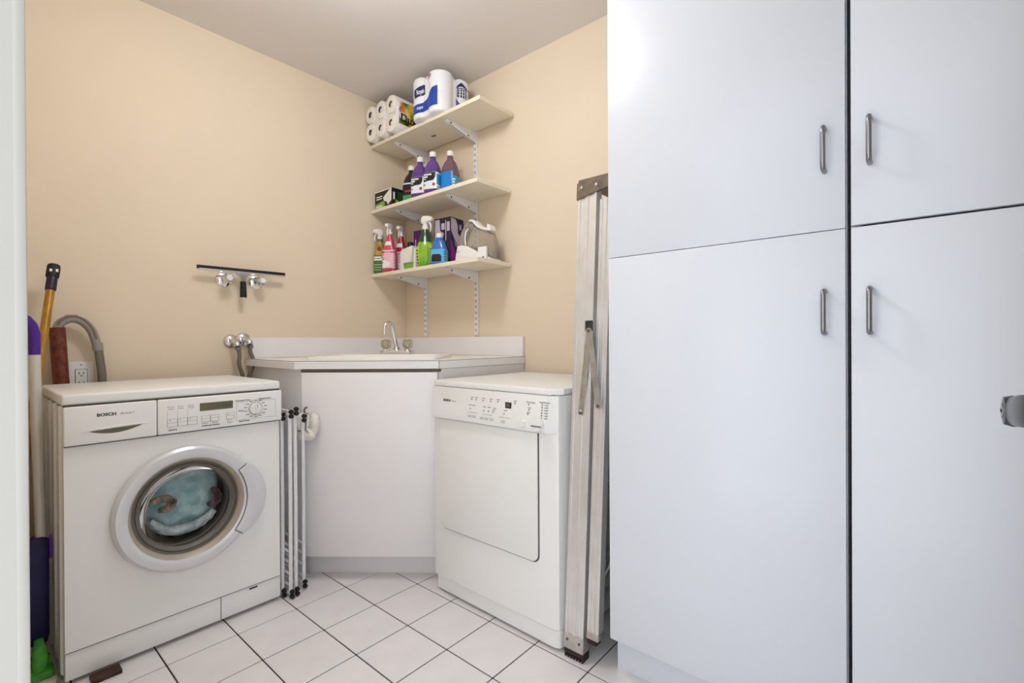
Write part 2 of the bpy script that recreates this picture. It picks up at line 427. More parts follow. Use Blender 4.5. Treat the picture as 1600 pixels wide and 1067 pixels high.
tall_cabinet(-1.0735, 0.583, 'tall white cabinet beside the leaning ladder, handles at its right edge', 0.5435, 1.2422, 1.2440, 0.001)
tall_cabinet(-1.6635, 0.586, 'tall white cabinet at the right edge, handles at its left edge', 0.0345, 1.2425, 1.2475, 0.003)

# ------------------------------------------------------------------ corner sink unit
BX, CX = Vector((-0.114, 0.20)), Vector((0.27, -0.268))
tv = (CX-BX).normalized(); nv = Vector((tv.y, -tv.x))        # along the diagonal front, outward
ANG = math.atan2(tv.y, tv.x)
t = thing('corner_sink_cabinet', 'white corner base cabinet with diagonal door under the sink', 'cabinet', (0.45, 0.3, 0))
def wp(name, bm, m, parent=t, smooth=40):
    return obj(name, bm, m, parent, world=True, smooth=smooth)
pa = BX + tv*0.022 - nv*0.022; pb = BX + tv*0.617 - nv*0.022
xl = pa.x; yr = pb.y
b = nb(); prism(b, [(xl, YW-0.004), (xl, pa.y), (pb.x, yr), (XW-0.004, yr), (XW-0.004, YW-0.004)], 0.098, 0.884, 'z')
wp('carcass', b, 'laminate')
k0 = pa - nv*0.058; k1 = pb - nv*0.058
b = nb(); prism(b, [(k0.x, YW-0.1), (k0.x, k0.y), (k1.x, k1.y), (XW-0.1, k1.y), (XW-0.1, YW-0.1)], 0.0005, 0.099, 'z')
wp('toe_kick', b, 'laminate')
# left side panel runs down to the floor
b = nb(); q = [pa, pa+tv*0.016, pa+tv*0.016-nv*0.10, Vector((xl, pa.y+0.10))]
prism(b, [(xl, YW-0.006), (xl, pa.y), (pa.x+tv.x*0.012, pa.y+tv.y*0.012), (xl+0.019, pa.y+0.008), (xl+0.019, YW-0.006)], 0.0005, 0.0985, 'z')
wp('side_panel', b, 'laminate')
MD = Matrix.Translation((BX.x, BX.y, 0)) @ Matrix.Rotation(ANG, 4, 'Z')     # local x along the diagonal, -y outward
b = nb(); box(b, (0.030, 0.003, 0.104), (0.598, 0.0205, 0.871), 0.0015, 2, M=MD)
wp('door', b, 'laminate')
ct = base_origin(obj('countertop', (lambda b: prism(b, [(BX.x, YW-0.002), (BX.x, BX.y), (CX.x, CX.y), (XW-0.002, CX.y), (XW-0.002, YW-0.002)], 0.8855, 0.92, 'z', 0.0015, 2))(nb()), 'counter_top'))
tag(ct, 'white laminate countertop with diagonal front edge in the corner', 'countertop')
def edge_runs(bm, z0, z1, o):
    box(bm, (BX.x-o, BX.y-o*0.3, z0), (BX.x+0.001, YW-0.003, z1)); box(bm, (-o*0.3, -o, z0), ((CX-BX).length+o*0.3, 0.001, z1), M=MD); box(bm, (CX.x-o*0.3, CX.y-o, z0), (XW-0.003, CX.y+0.001, z1)); return bm
def cpart(name, bm, m):
    o = obj(name, bm, m, ct); o.matrix_parent_inverse = Matrix.Translation(ct.location).inverted(); return o
cpart('edge_band', box(nb(), (BX.x-0.0012, BX.y+0.0004, 0.886), (BX.x+0.001, YW-0.003, 0.9178)), 'laminate')
cpart('edge_band', box(nb(), (0.0008, -0.0012, 0.886), ((CX-BX).length-0.0008, 0.001, 0.9178), M=MD), 'laminate')
cpart('edge_band', box(nb(), (CX.x+0.0012, CX.y-0.0012, 0.886), (XW-0.003, CX.y+0.001, 0.9178)), 'laminate')
o = cpart('edge_seam', edge_runs(nb(), 0.8865, 0.9195, 0.0006), 'seam'); o['kind'] = 'stuff'
b = nb(); box(b, (0.024, 0.012, 0.872), (0.61, 0.05, 0.8852), M=MD); box(b, (CX.x+0.012, CX.y+0.008, 0.880), (XW-0.02, CX.y+0.03, 0.8852)); o = wp('counter_shade_strip', b, 'board_shade_brown'); o['kind'] = 'stuff'  # added strip: shadow gap under the countertop edge painted as dark board brown
bs = thing('backsplash', 'low white backsplash standing on the countertop along both walls', 'backsplash', (0.8, 0.6, 0.92))
obj('backsplash_board', box(nb(), (BX.x+0.012, YW-0.018, 0.9205), (XW-0.002, YW-0.001, 1.021), 0.0015, 1), 'laminate', bs, world=True)
obj('backsplash_board', box(nb(), (XW-0.018, CX.y+0.003, 0.9205), (XW-0.001, YW-0.0185, 1.021), 0.0015, 1), 'laminate', bs, world=True)
b = nb(); box(b, (XW-0.022, CX.y+0.012, 0.855), (XW-0.001, CX.y+0.03, 0.885), 0.002); box(b, (XW-0.04, CX.y+0.01, 0.868), (XW-0.02, CX.y+0.026, 0.884), 0.004)
br = base_origin(obj('corner_bracket', b, 'white_plastic', smooth=30)); tag(br, 'small white bracket under the right end of the countertop', 'bracket')

# sink
SM = MD
sk = thing('sink', 'white drop-in sink set into the corner countertop', 'sink', tuple((MD @ Vector((0.32, 0.23, 0.92))).to_tuple()), ANG)
def rr3(x0, y0, x1, y1, r): return rrect(x0, y0, x1, y1, r, 6)
def ring_loft(bm, polys):
    rings = [[bm.verts.new(p) for p in poly] for poly in polys]
    n = len(rings[0])
    for a, c in zip(rings, rings[1:]):
        for k in range(n): bm.faces.new((a[k], a[(k+1) % n], c[(k+1) % n], c[k]))
    bm.faces.new(rings[-1]); bmesh.ops.recalc_face_normals(bm, faces=bm.faces); return bm
def lvl(x0, y0, x1, y1, r, z): return [(p[0], p[1], z) for p in rr3(x0, y0, x1, y1, r)]
b = ring_loft(nb(), [lvl(-0.285, -0.215, 0.275, 0.215, 0.03, 0.0005), lvl(-0.285, -0.215, 0.275, 0.215, 0.03, 0.012), lvl(-0.280, -0.210, 0.270, 0.210, 0.03, 0.016),
                     lvl(-0.245, -0.165, 0.235, 0.115, 0.05, 0.016), lvl(-0.24, -0.16, 0.23, 0.11, 0.05, 0.006), lvl(-0.235, -0.155, 0.225, 0.105, 0.05, 0.0035)])
obj('basin', b, 'counter_top', sk)
# faucet
fp = MD @ Vector((0.325, 0.405, 0.936)); 
fa = thing('faucet', 'chrome two-handle faucet with curved spout and clear knobs', 'faucet', fp.to_tuple(), ANG+0.02)
b = nb(); prism(b, rrect(-0.082, -0.026, 0.082, 0.026, 0.024, 6), 0.0005, 0.018, 'z', 0.004, 2); obj('base_plate', b, 'chrome', fa)
b = nb(); lathe(b, [(0.017, 0.018), (0.017, 0.026), (0.012, 0.036), (0.0, 0.036)], 20)
sp = []
top = Vector((-0.026, -0.05, 0.145))
for i in range(9): f = i/8; sp.append((-0.018*f, -0.012*f, 0.03+0.098*f))
for i in range(1, 11):
    a = PI*i/10; sp.append((-0.018-0.012*(1-math.cos(a)), -0.012-0.026*(1-math.cos(a)), 0.128+0.026*math.sin(a)))
sp.append((-0.043, -0.0655, 0.105))
tube(b, sp, [0.0105]*9+[0.0102]*9+[0.0095, 0.0095], 14); lathe(b, [(0.0, 0), (0.0125, 0), (0.0125, 0.012), (0, 0.012)], 18, Matrix.Translation((-0.0435, -0.0665, 0.097)))
obj('spout', b, 'chrome', fa)
for sx in (-1, 1):
    b = nb(); lathe(b, [(0.019, 0.018), (0.017, 0.026), (0.009, 0.030), (0.009, 0.044), (0, 0.044)], 18, Matrix.Translation((sx*0.054, 0, 0)))
    st = obj('valve_stem', b, 'chrome', fa)
    b = nb(); n = 40
    def knob(r, z): return [(sx*0.054+(r+0.0016*math.cos(8*2*PI*k/n))*math.cos(2*PI*k/n), (r+0.0016*math.cos(8*2*PI*k/n))*math.sin(2*PI*k/n), z) for k in range(n)]
    ring_loft(b, [knob(0.016, 0.030), knob(0.021, 0.034), knob(0.0245, 0.056), knob(0.0235, 0.066), knob(0.016, 0.071)])
    obj('knob', b, 'acrylic', st)
    b = nb(); lathe(b, [(0, 0.0712), (0.010, 0.0712), (0.009, 0.0745), (0, 0.075)], 16, Matrix.Translation((sx*0.054, 0, 0))); obj('knob_cap', b, 'chrome', st)

# terry cloth pad on a hook on the diagonal door
cl = thing('cloth_mitt', 'fluffy white terry mitt hanging from hook on the sink cabinet door', 'mitt', (MD @ Vector((0.055, -0.03, 0.60))).to_tuple(), ANG)
def lump(bm, c, r, seed, amp=0.12):
    t = nb(); bmesh.ops.create_icosphere(t, subdivisions=4, radius=1)
    rnd = random.Random(seed); ph = [rnd.uniform(0, 6.28) for _ in range(6)]
    for v in t.verts:
        p = v.co.copy()
        w = 1+amp*(math.sin(3*p.x+ph[0])*math.sin(2.5*p.z+ph[1])+0.5*math.sin(7*p.x+ph[2])*math.sin(6*p.z+ph[3])+0.2*math.sin(19*p.z+ph[4])*math.sin(17*p.x+ph[5]))
        v.co = Vector((c[0]+p.x*r[0]*w, c[1]+p.y*r[1]*w, c[2]+p.z*r[2]*w))
    join(bm, t)
b = nb(); lump(b, (-0.008, 0, 0.068), (0.034, 0.022, 0.042), 3, 0.08); obj('pad', b, 'terry', cl)
b = nb(); lump(b, (0.041, 0.004, 0.062), (0.021, 0.019, 0.048), 5, 0.08); obj('pad', b, 'terry', cl)
b = nb(); lump(b, (0.012, -0.004, 0.020), (0.036, 0.019, 0.027), 8, 0.08); obj('pad', b, 'terry', cl)
b = nb(); lump(b, (-0.050, 0.006, 0.035), (0.020, 0.014, 0.048), 11, 0.08); obj('pad', b, 'terry', cl)
b = nb(); tube(b, [(0.022, -0.021, 0.105), (0.019, -0.024, 0.080), (0.018, -0.024, 0.045), (0.026, -0.020, 0.030)], 0.0016, 8); obj('stitching', b, 'terry_seam', cl)
b = nb(); tube(b, [(-0.030, -0.022, 0.038), (-0.008, -0.025, 0.040), (0.018, -0.024, 0.045)], 0.0016, 8); obj('stitching', b, 'terry_seam', cl)
hk = thing('wall_hook', 'small bent metal hook on the sink cabinet door', 'hook', (MD @ Vector((0.052, -0.002, 0.70))).to_tuple(), ANG)
b = nb(); tube(b, [(0.004, 0.004, 0.0), (0.004, -0.001, 0.0), (0.003, -0.012, 0.003), (0.002, -0.022, 0.010), (0.003, -0.026, 0.020), (0.009, -0.029, 0.029), (0.017, -0.031, 0.031)], 0.0035, 10); obj('hook_arm', b, 'hook_metal', hk)
b = nb(); box(b, (-0.010, -0.0015, -0.012), (0.016, 0.0045, 0.012), 0.001, 1); obj('hook_plate', b, 'white_plastic', hk)

# ------------------------------------------------------------------ washing machine (local: x right, y into the machine, z up; front at y=0)
WX, WY, WW, WH, WD = -0.827, 0.108, 0.611, 0.850, 0.505
wm = thing('washing_machine', 'white front-loading washing machine with round glass door', 'washing machine', (WX, WY, 0), -0.004)
RC = (0.308, 0.446); RR = 0.19
b = nb()
# front panel with a round hole
x0, x1, z0, z1 = 0.0, WW, 0.098, 0.698
angs = sorted(set([2*PI*k/72 for k in range(72)] + [math.atan2(zz-RC[1], xx-RC[0]) % (2*PI) for xx in (x0, x1) for zz in (z0, z1)]))
inner, outer, deep = [], [], []
for a in angs:
    c, s = math.cos(a), math.sin(a)
    ts = []
    if c > 1e-9: ts.append((x1-RC[0])/c)
    if c < -1e-9: ts.append((x0-RC[0])/c)
    if s > 1e-9: ts.append((z1-RC[1])/s)
    if s < -1e-9: ts.append((z0-RC[1])/s)
    tt = min(ts); outer.append(b.verts.new((RC[0]+c*tt, 0, RC[1]+s*tt))); inner.append(b.verts.new((RC[0]+c*RR, 0, RC[1]+s*RR))); deep.append(b.verts.new((RC[0]+c*RR, 0.02, RC[1]+s*RR)))
n = len(angs)
for k in range(n):
    k2 = (k+1) % n
    b.faces.new((outer[k], outer[k2], inner[k2], inner[k])); b.faces.new((inner[k], inner[k2], deep[k2], deep[k]))
# shell: left, right, back, top under the lid (pressed ribs on the left side)
side = [(0.0, 0.0)]
y = 0.04
for i in range(4):
    side += [(0.0, y), (-0.005, y+0.008), (-0.005, y+0.05), (0.0, y+0.058)]; y += 0.112
side += [(0.0, WD)]
rings = []
for zz in (0.02, 0.10, 0.815):
    rings.append([b.verts.new((sx, sy, zz)) for sx, sy in side])
for a, c in zip(rings, rings[1:]):
    for k in range(len(a)-1): b.faces.new((a[k], a[k+1], c[k+1], c[k]))
box(b, (WW-0.001, 0.0, 0.02), (WW, WD, 0.815)); box(b, (0, WD-0.002, 0.02), (WW, WD, 0.815)); box(b, (0.001, 0.006, 0.69), (WW-0.001, WD, 0.816)); box(b, (0.002, 0.03, 0.02), (WW-0.002, WD-0.01, 0.10))
bmesh.ops.recalc_face_normals(b, faces=b.faces)
obj('body', b, 'enamel', wm, smooth=30)
obj('lid', box(nb(), (-0.004, -0.004, 0.8175), (WW+0.002, WD+0.012, WH), 0.007, 3), 'washer_plastic', wm)
obj('plinth', box(nb(), (0.0, 0.004, 0.014), (WW, 0.031, 0.0955), 0.003, 2), 'enamel', wm)
b = nb(); box(b, (0.405, 0.0025, 0.015), (0.4065, 0.0045, 0.095)); obj('plinth_seam', b, 'seam', wm)
b = nb(); box(b, (0.500, 0.002, 0.084), (0.528, 0.0045, 0.089)); obj('plinth_latch', b, 'print_black', wm)
for fx, fy in ((0.05, 0.06), (WW-0.05, 0.06), (0.05, WD-0.05), (WW-0.05, WD-0.05)):
    b = nb(); lathe(b, [(0, 0), (0.022, 0), (0.022, 0.008), (0.008, 0.01), (0.008, 0.022), (0, 0.022)], 16, Matrix.Translation((fx, fy, 0.0005))); obj('foot', b, 'rubber_black', wm)
b = nb(); box(b, (0.001, -0.006, 0.812), (WW-0.001, 0.02, 0.819)); box(b, (0.001, -0.006, 0.697), (WW-0.001, 0.0, 0.702)); box(b, (0.216, -0.006, 0.70), (0.226, 0.0, 0.813)); box(b, (0.002, 0.0045, 0.092), (WW-0.002, 0.028, 0.0995)); o = obj('seam', b, 'seam', wm); o['kind'] = 'stuff'
# fascia: drawer front and control panel
dx = 0.221
# detergent drawer: curved finger recess cut as a dark slit with a lip
dr = obj('detergent_drawer', box(nb(), (-0.001, -0.014, 0.7005), (dx-0.001, 0.005, 0.8145), 0.004, 3), 'washer_plastic', wm)
b = nb(); up = []; lo = []
for i in range(17):
    f = -1+2*i/16; up.append((0.118+0.062*f, 0.7405+0.003*f)); lo.append((0.118+0.062*f, 0.7395+0.003*f-0.013*(1-f*f)))
prism(b, up+lo[::-1], -0.0150, -0.0135, 'y'); obj('finger_slot', b, 'lcd', dr)
b = nb(); tube(b, [(0.118+0.085*f, -0.0150, 0.7415+0.004*f+0.004*(1-f*f)) for f in [(-1+i/8) for i in range(17)]], [0.0002+0.0032*(1-(-1+i/8)**2) for i in range(17)], 8); obj('slot_lip', b, 'washer_plastic', dr)
b = nb(); front_text(b, 'BOSCH', 0.0125, 0.072, -0.0143, 0.780, 0.00055, 1.12); obj('lettering', b, 'print_black', dr)
b = nb(); front_text(b, 'Axxis+', 0.0100, 0.126, -0.0143, 0.7805, 0.0, 1.25, shear=0.25); obj('lettering', b, 'print_grey', dr)
pn = obj('control_panel', box(nb(), (dx+0.001, -0.014, 0.7005), (WW+0.004, 0.005, 0.8145), 0.004, 3), 'washer_plastic', wm)
FY = -0.0143
b = nb(); box(b, (0.340, FY-0.0012, 0.765), (0.443, FY+0.001, 0.792), 0.001, 1); ds = obj('display', b, 'lcd', pn)
b = nb(); front_text(b, '1:0 h', 0.012, 0.410, FY-0.0016, 0.7745, 0, 1.0); obj('lettering', b, 'print_black', ds)
def frame_rect(bm, x0, z0, x1, z1, y, w=0.0007):
    box(bm, (x0, y, z0), (x1, y+0.0006, z0+w)); box(bm, (x0, y, z1-w), (x1, y+0.0006, z1)); box(bm, (x0, y, z0), (x0+w, y+0.0006, z1)); box(bm, (x1-w, y, z0), (x1, y+0.0006, z1))
bt = []
for (bx0, bx1, bz0, bz1) in [(0.247, 0.275, 0.723, 0.749), (0.2755, 0.3035, 0.723, 0.749), (0.304, 0.332, 0.723, 0.749), (0.345, 0.371, 0.727, 0.748), (0.3715, 0.397, 0.727, 0.748), (0.421, 0.447, 0.728, 0.750)]:
    b = nb(); box(b, (bx0, FY-0.0012, bz0), (bx1, FY+0.001, bz1), 0.0008, 1); bo = obj('button', b, 'white_plastic', pn)
    b = nb(); frame_rect(b, bx0, bz0, bx1, bz1, FY-0.0014); box(b, (bx0, FY-0.0014, (bz0+bz1)/2), (bx1, FY-0.0012, (bz0+bz1)/2+0.0006)); obj('button_outline', b, 'print_grey', bo)
b = nb()
for tx in (0.254, 0.282, 0.311, 0.428): box(b, (tx-0.0012, FY-0.0016, 0.7425), (tx+0.0012, FY-0.0012, 0.745))
o = obj('indicator_dots', b, 'print_black', pn); o['kind'] = 'stuff'
for s, tx, tz in (('Power', 0.2475, 0.786), ('Wash', 0.249, 0.779), ('Extra', 0.2755, 0.786), ('Rinse', 0.277, 0.779), ('Quick', 0.3045, 0.786), ('Wash', 0.306, 0.779), ('Menu', 0.346, 0.7195), ('Select', 0.377, 0.7195), ('Start', 0.424, 0.7195), ('Pause', 0.424, 0.7125)):
    b = nb(); front_text(b, s, 0.0068, tx, FY-0.0003, tz, 0, 1.1); obj('lettering', b, 'print_grey', pn)
b = nb()
for lx in (0.2472, 0.2757, 0.3042): box(b, (lx, FY-0.0004, 0.750), (lx+0.0004, FY, 0.776))
o = obj('guide_lines', b, 'print_grey', pn); o['kind'] = 'stuff'
for s, tx, tz in (('Options', 0.249, 0.7105), ('Additional Options', 0.345, 0.7115), ('Permanent Press', 0.452, 0.7865), ('Regular/Cotton', 0.529, 0.7870), ('Wool', 0.4605, 0.749), ('Hand Wash', 0.462, 0.7115)):
    b = nb(); front_text(b, s, 0.0072 if len(s) > 12 else 0.0076, tx, FY-0.0003, tz, 0.00018, 1.0); obj('lettering', b, 'print_black', pn)
b = nb(); frame_rect(b, 0.4545, 0.7185, 0.592, 0.7835, FY-0.0004, 0.0004)
KX, KZ = 0.5195, 0.7545
for i in range(14):
    a = 2*PI*(i+0.5)/14; cx, cz = KX+0.035*math.cos(a), KZ+0.030*math.sin(a)
    box(b, (cx-0.006, FY-0.0004, cz-0.0012), (cx+0.006, FY, cz+0.0012))
o = obj('dial_marks', b, 'print_grey', pn); o['kind'] = 'stuff'
b = nb()
for i in range(20):
    a0, a1 = 2*PI*(i-0.28)/20, 2*PI*(i+0.28)/20; q = []
    for r in (0.0222, 0.0240):
        for k in range(4):
            a = a0+(a1-a0)*k/3; q.append((KX+r*math.cos(a), KZ+r*math.sin(a)))
    prism(b, q[:4]+q[4:][::-1], FY-0.0006, FY+0.0002, 'y')
o = obj('dial_ring', b, 'print_black', pn); o['kind'] = 'stuff'
b = nb(); lathe(b, [(0.0215, 0), (0.0215, 0.004), (0.019, 0.0075), (0, 0.0085)], 36, Matrix.Translation((KX, FY, KZ)) @ RX); box(b, (KX-0.0042, FY-0.017, KZ-0.019), (KX+0.0042, FY-0.004, KZ+0.019), 0.002, 2)
kb = obj('program_dial', b, 'white_plastic', pn)
b = nb(); box(b, (KX-0.0006, FY-0.0176, KZ+0.004), (KX+0.0006, FY-0.0168, KZ+0.018)); obj('pointer', b, 'print_grey', kb)
# porthole door
def at_ring(M=None): return Matrix.Translation((RC[0], 0, RC[1])) @ RX
b = nb(); lathe(b, [(0.2055, 0.0), (0.2075, 0.010), (0.205, 0.022), (0.197, 0.029), (0.185, 0.031), (0.1735, 0.029), (0.1665, 0.024), (0.1665, 0.0)], 96, at_ring(), caps=False)
door = obj('porthole_door', b, 'ring_silver', wm, smooth=30)
b = nb(); lathe(b, [(0.1663, 0.0235), (0.160, 0.014), (0.1545, 0.004), (0.1530, 0.0), (0.1530, -0.004)], 96, at_ring(), caps=False); obj('inner_bezel', b, 'ring_inner', door)
b = nb(); lathe(b, [(0.1532, 0.0035), (0.1500, 0.0035), (0.1470, -0.004), (0.1450, -0.004), (0.1430, 0.000), (0.1400, -0.002), (0.1340, -0.010), (0.1310, -0.010)], 96, at_ring(), caps=False); obj('window_gasket', b, 'gasket', door)
b = nb(); lathe(b, [(0.1400, -0.004), (0.132, -0.012), (0.118, -0.026), (0.100, -0.038), (0.075, -0.046), (0.04, -0.050), (0.0, -0.051)], 72, at_ring(), caps=False); obj('door_glass', b, 'door_glass', door)
# grip bulging out of the ring on the right
b = nb(); q = []
a0, a1 = math.radians(-40), math.radians(33)
for i in range(15): a = a0+(a1-a0)*i/14; q.append((RC[0]+0.1755*math.cos(a), RC[1]+0.1755*math.sin(a)))
for i in range(15):
    f = i/14; a = a1+(a0-a1)*f; r = 0.2095+0.031*math.sin(PI*f)**0.8; q.append((RC[0]+r*math.cos(a), RC[1]+r*math.sin(a)))
prism(b, q, -0.033, -0.001, 'y', 0.004, 2); obj('door_grip', b, 'ring_silver', door, smooth=50)
b = nb(); q = []; 
for i in range(15): a = a0-0.008+(a1-a0+0.016)*i/14; q.append((RC[0]+0.1742*math.cos(a), 0, RC[1]+0.1742*math.sin(a)))
q = [(q[0][0]+0.026, 0, q[0][2]-0.021)] + q + [(q[-1][0]+0.028, 0, q[-1][2]+0.019)]
tube(b, [(p[0], -0.0312, p[2]) for p in q], 0.0011, 6); obj('grip_gap', b, 'print_black', door)
b = nb(); lathe(b, [(0.19, -0.02), (0.185, -0.05), (0.165, -0.055), (0.150, -0.040), (0.142, -0.045), (0.142, -0.075), (0.175, -0.085), (0.235, -0.09), (0.235, -0.40), (0, -0.41)], 64, at_ring(), caps=False); obj('drum', b, 'drum_steel', wm)
b = nb(); lathe(b, [(0.166, -0.022), (0.160, -0.034), (0.149, -0.036), (0.146, -0.05), (0.137, -0.058), (0.137, -0.085), (0.150, -0.095)], 64, at_ring(), caps=False); obj('door_seal', b, 'gasket', wm)

# laundry behind the glass
MW = Matrix.Translation((WX, WY, 0)) @ Matrix.Rotation(-0.004, 4, 'Z')
def laundry(name, label, c, r, seed, m, amp, grp='laundry in the washing machine', fold=6):
    b = nb(); t = nb(); bmesh.ops.create_icosphere(t, subdivisions=5, radius=1); rnd = random.Random(seed); ph = [rnd.uniform(0, 6.28) for _ in range(8)]
    for v in t.verts:
        p = v.co.copy(); ang = math.atan2(p.z, p.x); rad = math.hypot(p.x, p.z)
        w = 1+amp*(math.sin(fold*p.x+2*math.sin(3*p.z+ph[0])+ph[1])*0.6+0.5*math.sin(2*fold*p.z+1.5*math.sin(4*p.x+ph[2])+ph[3])+0.35*math.sin(3*ang+14*rad+ph[4]))
        v.co = Vector((c[0]+p.x*r[0]*(1+0.06*math.sin(5*ang+ph[5])), c[1]+p.y*r[1]*w, c[2]+p.z*r[2]*(1+0.06*math.sin(4*ang+ph[6]))))
    join(b, t, MW); o = base_origin(obj(name, b, m, smooth=80)); tag(o, label, 'laundry', grp); return o
laundry('towel', 'pale teal towel pressed against the washing machine glass', (0.315, 0.122, 0.450), (0.124, 0.050, 0.124), 2, 'cloth_teal', 0.20, fold=7)
def roll_cloth(name, label, pts, rs, m, seed):
    P = cr_pts(pts, 10); n = len(P); rnd = random.Random(seed); b = nb(); R_ = [rs[0]+(rs[1]-rs[0])*math.sin(PI*min(1, max(0, k/(n-1))))**0.6 for k in range(n)]
    t = nb(); tube(t, P, R_, 40)
    for v in t.verts:
        a = math.sin(v.co.x*210+seed)*math.sin(v.co.z*190+seed*2)+0.7*math.sin(v.co.x*420+3*math.sin(v.co.z*160)); v.co.y += 0.0022*a; v.co.x += 0.0018*math.sin(v.co.z*300+seed)
    join(b, t, MW); o = base_origin(obj(name, b, m, smooth=80)); return tag(o, label, 'laundry', 'laundry in the washing machine')
roll_cloth('garment', 'white garment curling along the bottom of the washer window', [(0.215, 0.064, 0.405), (0.250, 0.064, 0.368), (0.305, 0.064, 0.352), (0.365, 0.064, 0.362), (0.405, 0.060, 0.395)], (0.008, 0.017), 'cloth_white', 4)
roll_cloth('sock', 'brown and cream sock twisted at the left of the washer window', [(0.198, 0.058, 0.462), (0.225, 0.062, 0.470), (0.262, 0.066, 0.468), (0.280, 0.067, 0.448), (0.262, 0.067, 0.432), (0.240, 0.066, 0.436)], (0.006, 0.013), 'cloth_brown', 9)
roll_cloth('shirt', 'dark purple garment at the right of the washer window', [(0.398, 0.060, 0.475), (0.414, 0.058, 0.450), (0.410, 0.058, 0.425), (0.385, 0.062, 0.415)], (0.007, 0.014), 'cloth_purple', 6)
sh = base_origin(obj('wooden_shim', (lambda b: prism(b, [(0, 0.0005), (0.07, 0.0005), (0.07, 0.012), (0, 0.011)], 0.0, 0.045, 'y', 0.001, 1, M=Matrix.Translation((-0.775, 0.062, 0))))(nb()), 'wood_dark'))
tag(sh, 'dark brown wooden shim on the tiles under washing machine front', 'shim')

# ------------------------------------------------------------------ dryer (local: x along the front to the right, y into the machine)
DW, DH, DD = 0.617, 0.845, 0.575
dy = thing('tumble_dryer', 'white tumble dryer with square door standing beside the ladder', 'dryer', (0.216, -0.296, 0), FACE-0.008)
b = nb(); prism(b, [(0.0, 0.006), (0.012, 0.0), (DW-0.03, 0.0), (DW-0.012, 0.008), (DW-0.006, 0.03), (DW-0.006, DD), (0.0, DD)], 0.071, 0.822, 'z'); obj('body', b, 'enamel', dy, smooth=30)
b = nb(); prism(b, [(0.006, 0.012), (DW-0.03, 0.004), (DW-0.012, 0.012), (DW-0.008, 0.03), (DW-0.008, DD-0.01), (0.006, DD-0.01)], 0.010, 0.0680, 'z', 0.002, 1); obj('plinth', b, 'enamel', dy, smooth=30)
b = nb(); box(b, (0.03, 0.03, 0.0006), (DW-0.03, DD-0.03, 0.012)); obj('base_frame', b, 'rubber_black', dy)
b = nb(); prism(b, [(-0.001, 0.004), (0.012, -0.004), (DW-0.04, -0.004), (DW-0.004, 0.028), (DW-0.002, DD+0.008), (-0.001, DD+0.008)], 0.8235, DH, 'z', 0.005, 3); obj('lid', b, 'dryer_plastic', dy, smooth=50)
b = nb(); box(b, (0.002, 0.006, 0.819), (DW-0.03, 0.03, 0.8245)); box(b, (0.010, 0.008, 0.0685), (DW-0.02, 0.03, 0.0715)); o = obj('seam', b, 'seam', dy); o['kind'] = 'stuff'
# control fascia, bowed forward towards its lower edge
b = nb(); t2 = nb(); rings = []
for z, f in ((0.8205, 0.006), (0.80, 0.011), (0.75, 0.017), (0.715, 0.0205), (0.704, 0.0195), (0.7, 0.015)):
    rings.append([t2.verts.new(p) for p in [(-0.003, 0.02, z), (-0.004, 0.004-f*0.4, z), (0.012, -f, z), (DW-0.045, -f, z), (DW-0.012, 0.018-f*0.5, z), (DW-0.004, 0.040, z)]])
for a, c in zip(rings, rings[1:]):
    for k in range(6): t2.faces.new((a[k], a[(k+1) % 6], c[(k+1) % 6], c[k]))
t2.faces.new(rings[0]); t2.faces.new(rings[-1][::-1]); bmesh.ops.recalc_face_normals(t2, faces=t2.faces); join(b, t2)
fc = obj('control_panel', b, 'dryer_plastic', dy, smooth=30)
def fy(z): return -0.0112 - (0.80-z)*0.0060/0.05 if z > 0.75 else -0.0172-(0.75-z)*0.0035/0.035
def dtext(s, size, x, z, m, bold=0.0, sx=1.0, shear=0.0):
    b = nb(); front_text(b, s, size, x, fy(z)-0.0008, z, bold, sx, shear=shear); return obj('lettering', b, m, fc)
dtext('BOSCH', 0.0115, 0.078, 0.7685, 'print_black', 0.0005, 1.1); dtext('Axxis', 0.0100, 0.124, 0.7690, 'print_grey', 0, 1.1, 0.25)
b = nb(); box(b, (0.398, fy(0.779)-0.0020, 0.7685), (0.425, fy(0.779)+0.003, 0.789), 0.0008, 1); obj('display', b, 'lcd_dark', fc)
b = nb(); box(b, (0.404, fy(0.779)-0.0026, 0.773), (0.419, fy(0.779)-0.0018, 0.785)); obj('display_face', b, 'lcd', fc)  # plain olive-grey face panel inside the dark display
def marks(lst, m, w, h, nm):
    b = nb()
    for x, z in lst: box(b, (x-w/2, fy(z)-0.0011, z-h/2), (x+w/2, fy(z)+0.0015, z+h/2))
    o = obj(nm, b, m, fc); o['kind'] = 'stuff'; return o
row1 = [(0.232, 0.786), (0.254, 0.786), (0.290, 0.786), (0.328, 0.786), (0.362, 0.787), (0.440, 0.788)]
row2 = [(0.228, 0.752), (0.297, 0.750), (0.320, 0.750), (0.343, 0.750), (0.395, 0.748)]
right = [(0.500, 0.789), (0.503, 0.772), (0.499, 0.758)] + [(0.556, 0.792-0.0085*i) for i in range(6)]
marks(row1+row2+right, 'print_black', 0.0034, 0.0036, 'indicator_dots')
marks([(x+0.002, z+0.0075) for x, z in row1]+[(0.226, 0.765), (0.245, 0.765), (0.300, 0.764), (0.322, 0.764), (0.350, 0.763), (0.345, 0.757), (0.400, 0.760)]+[(0.572, 0.792-0.0085*i) for i in range(6)]+[(0.505, 0.7785), (0.502, 0.764)], 'print_grey', 0.013, 0.0018, 'small_print')
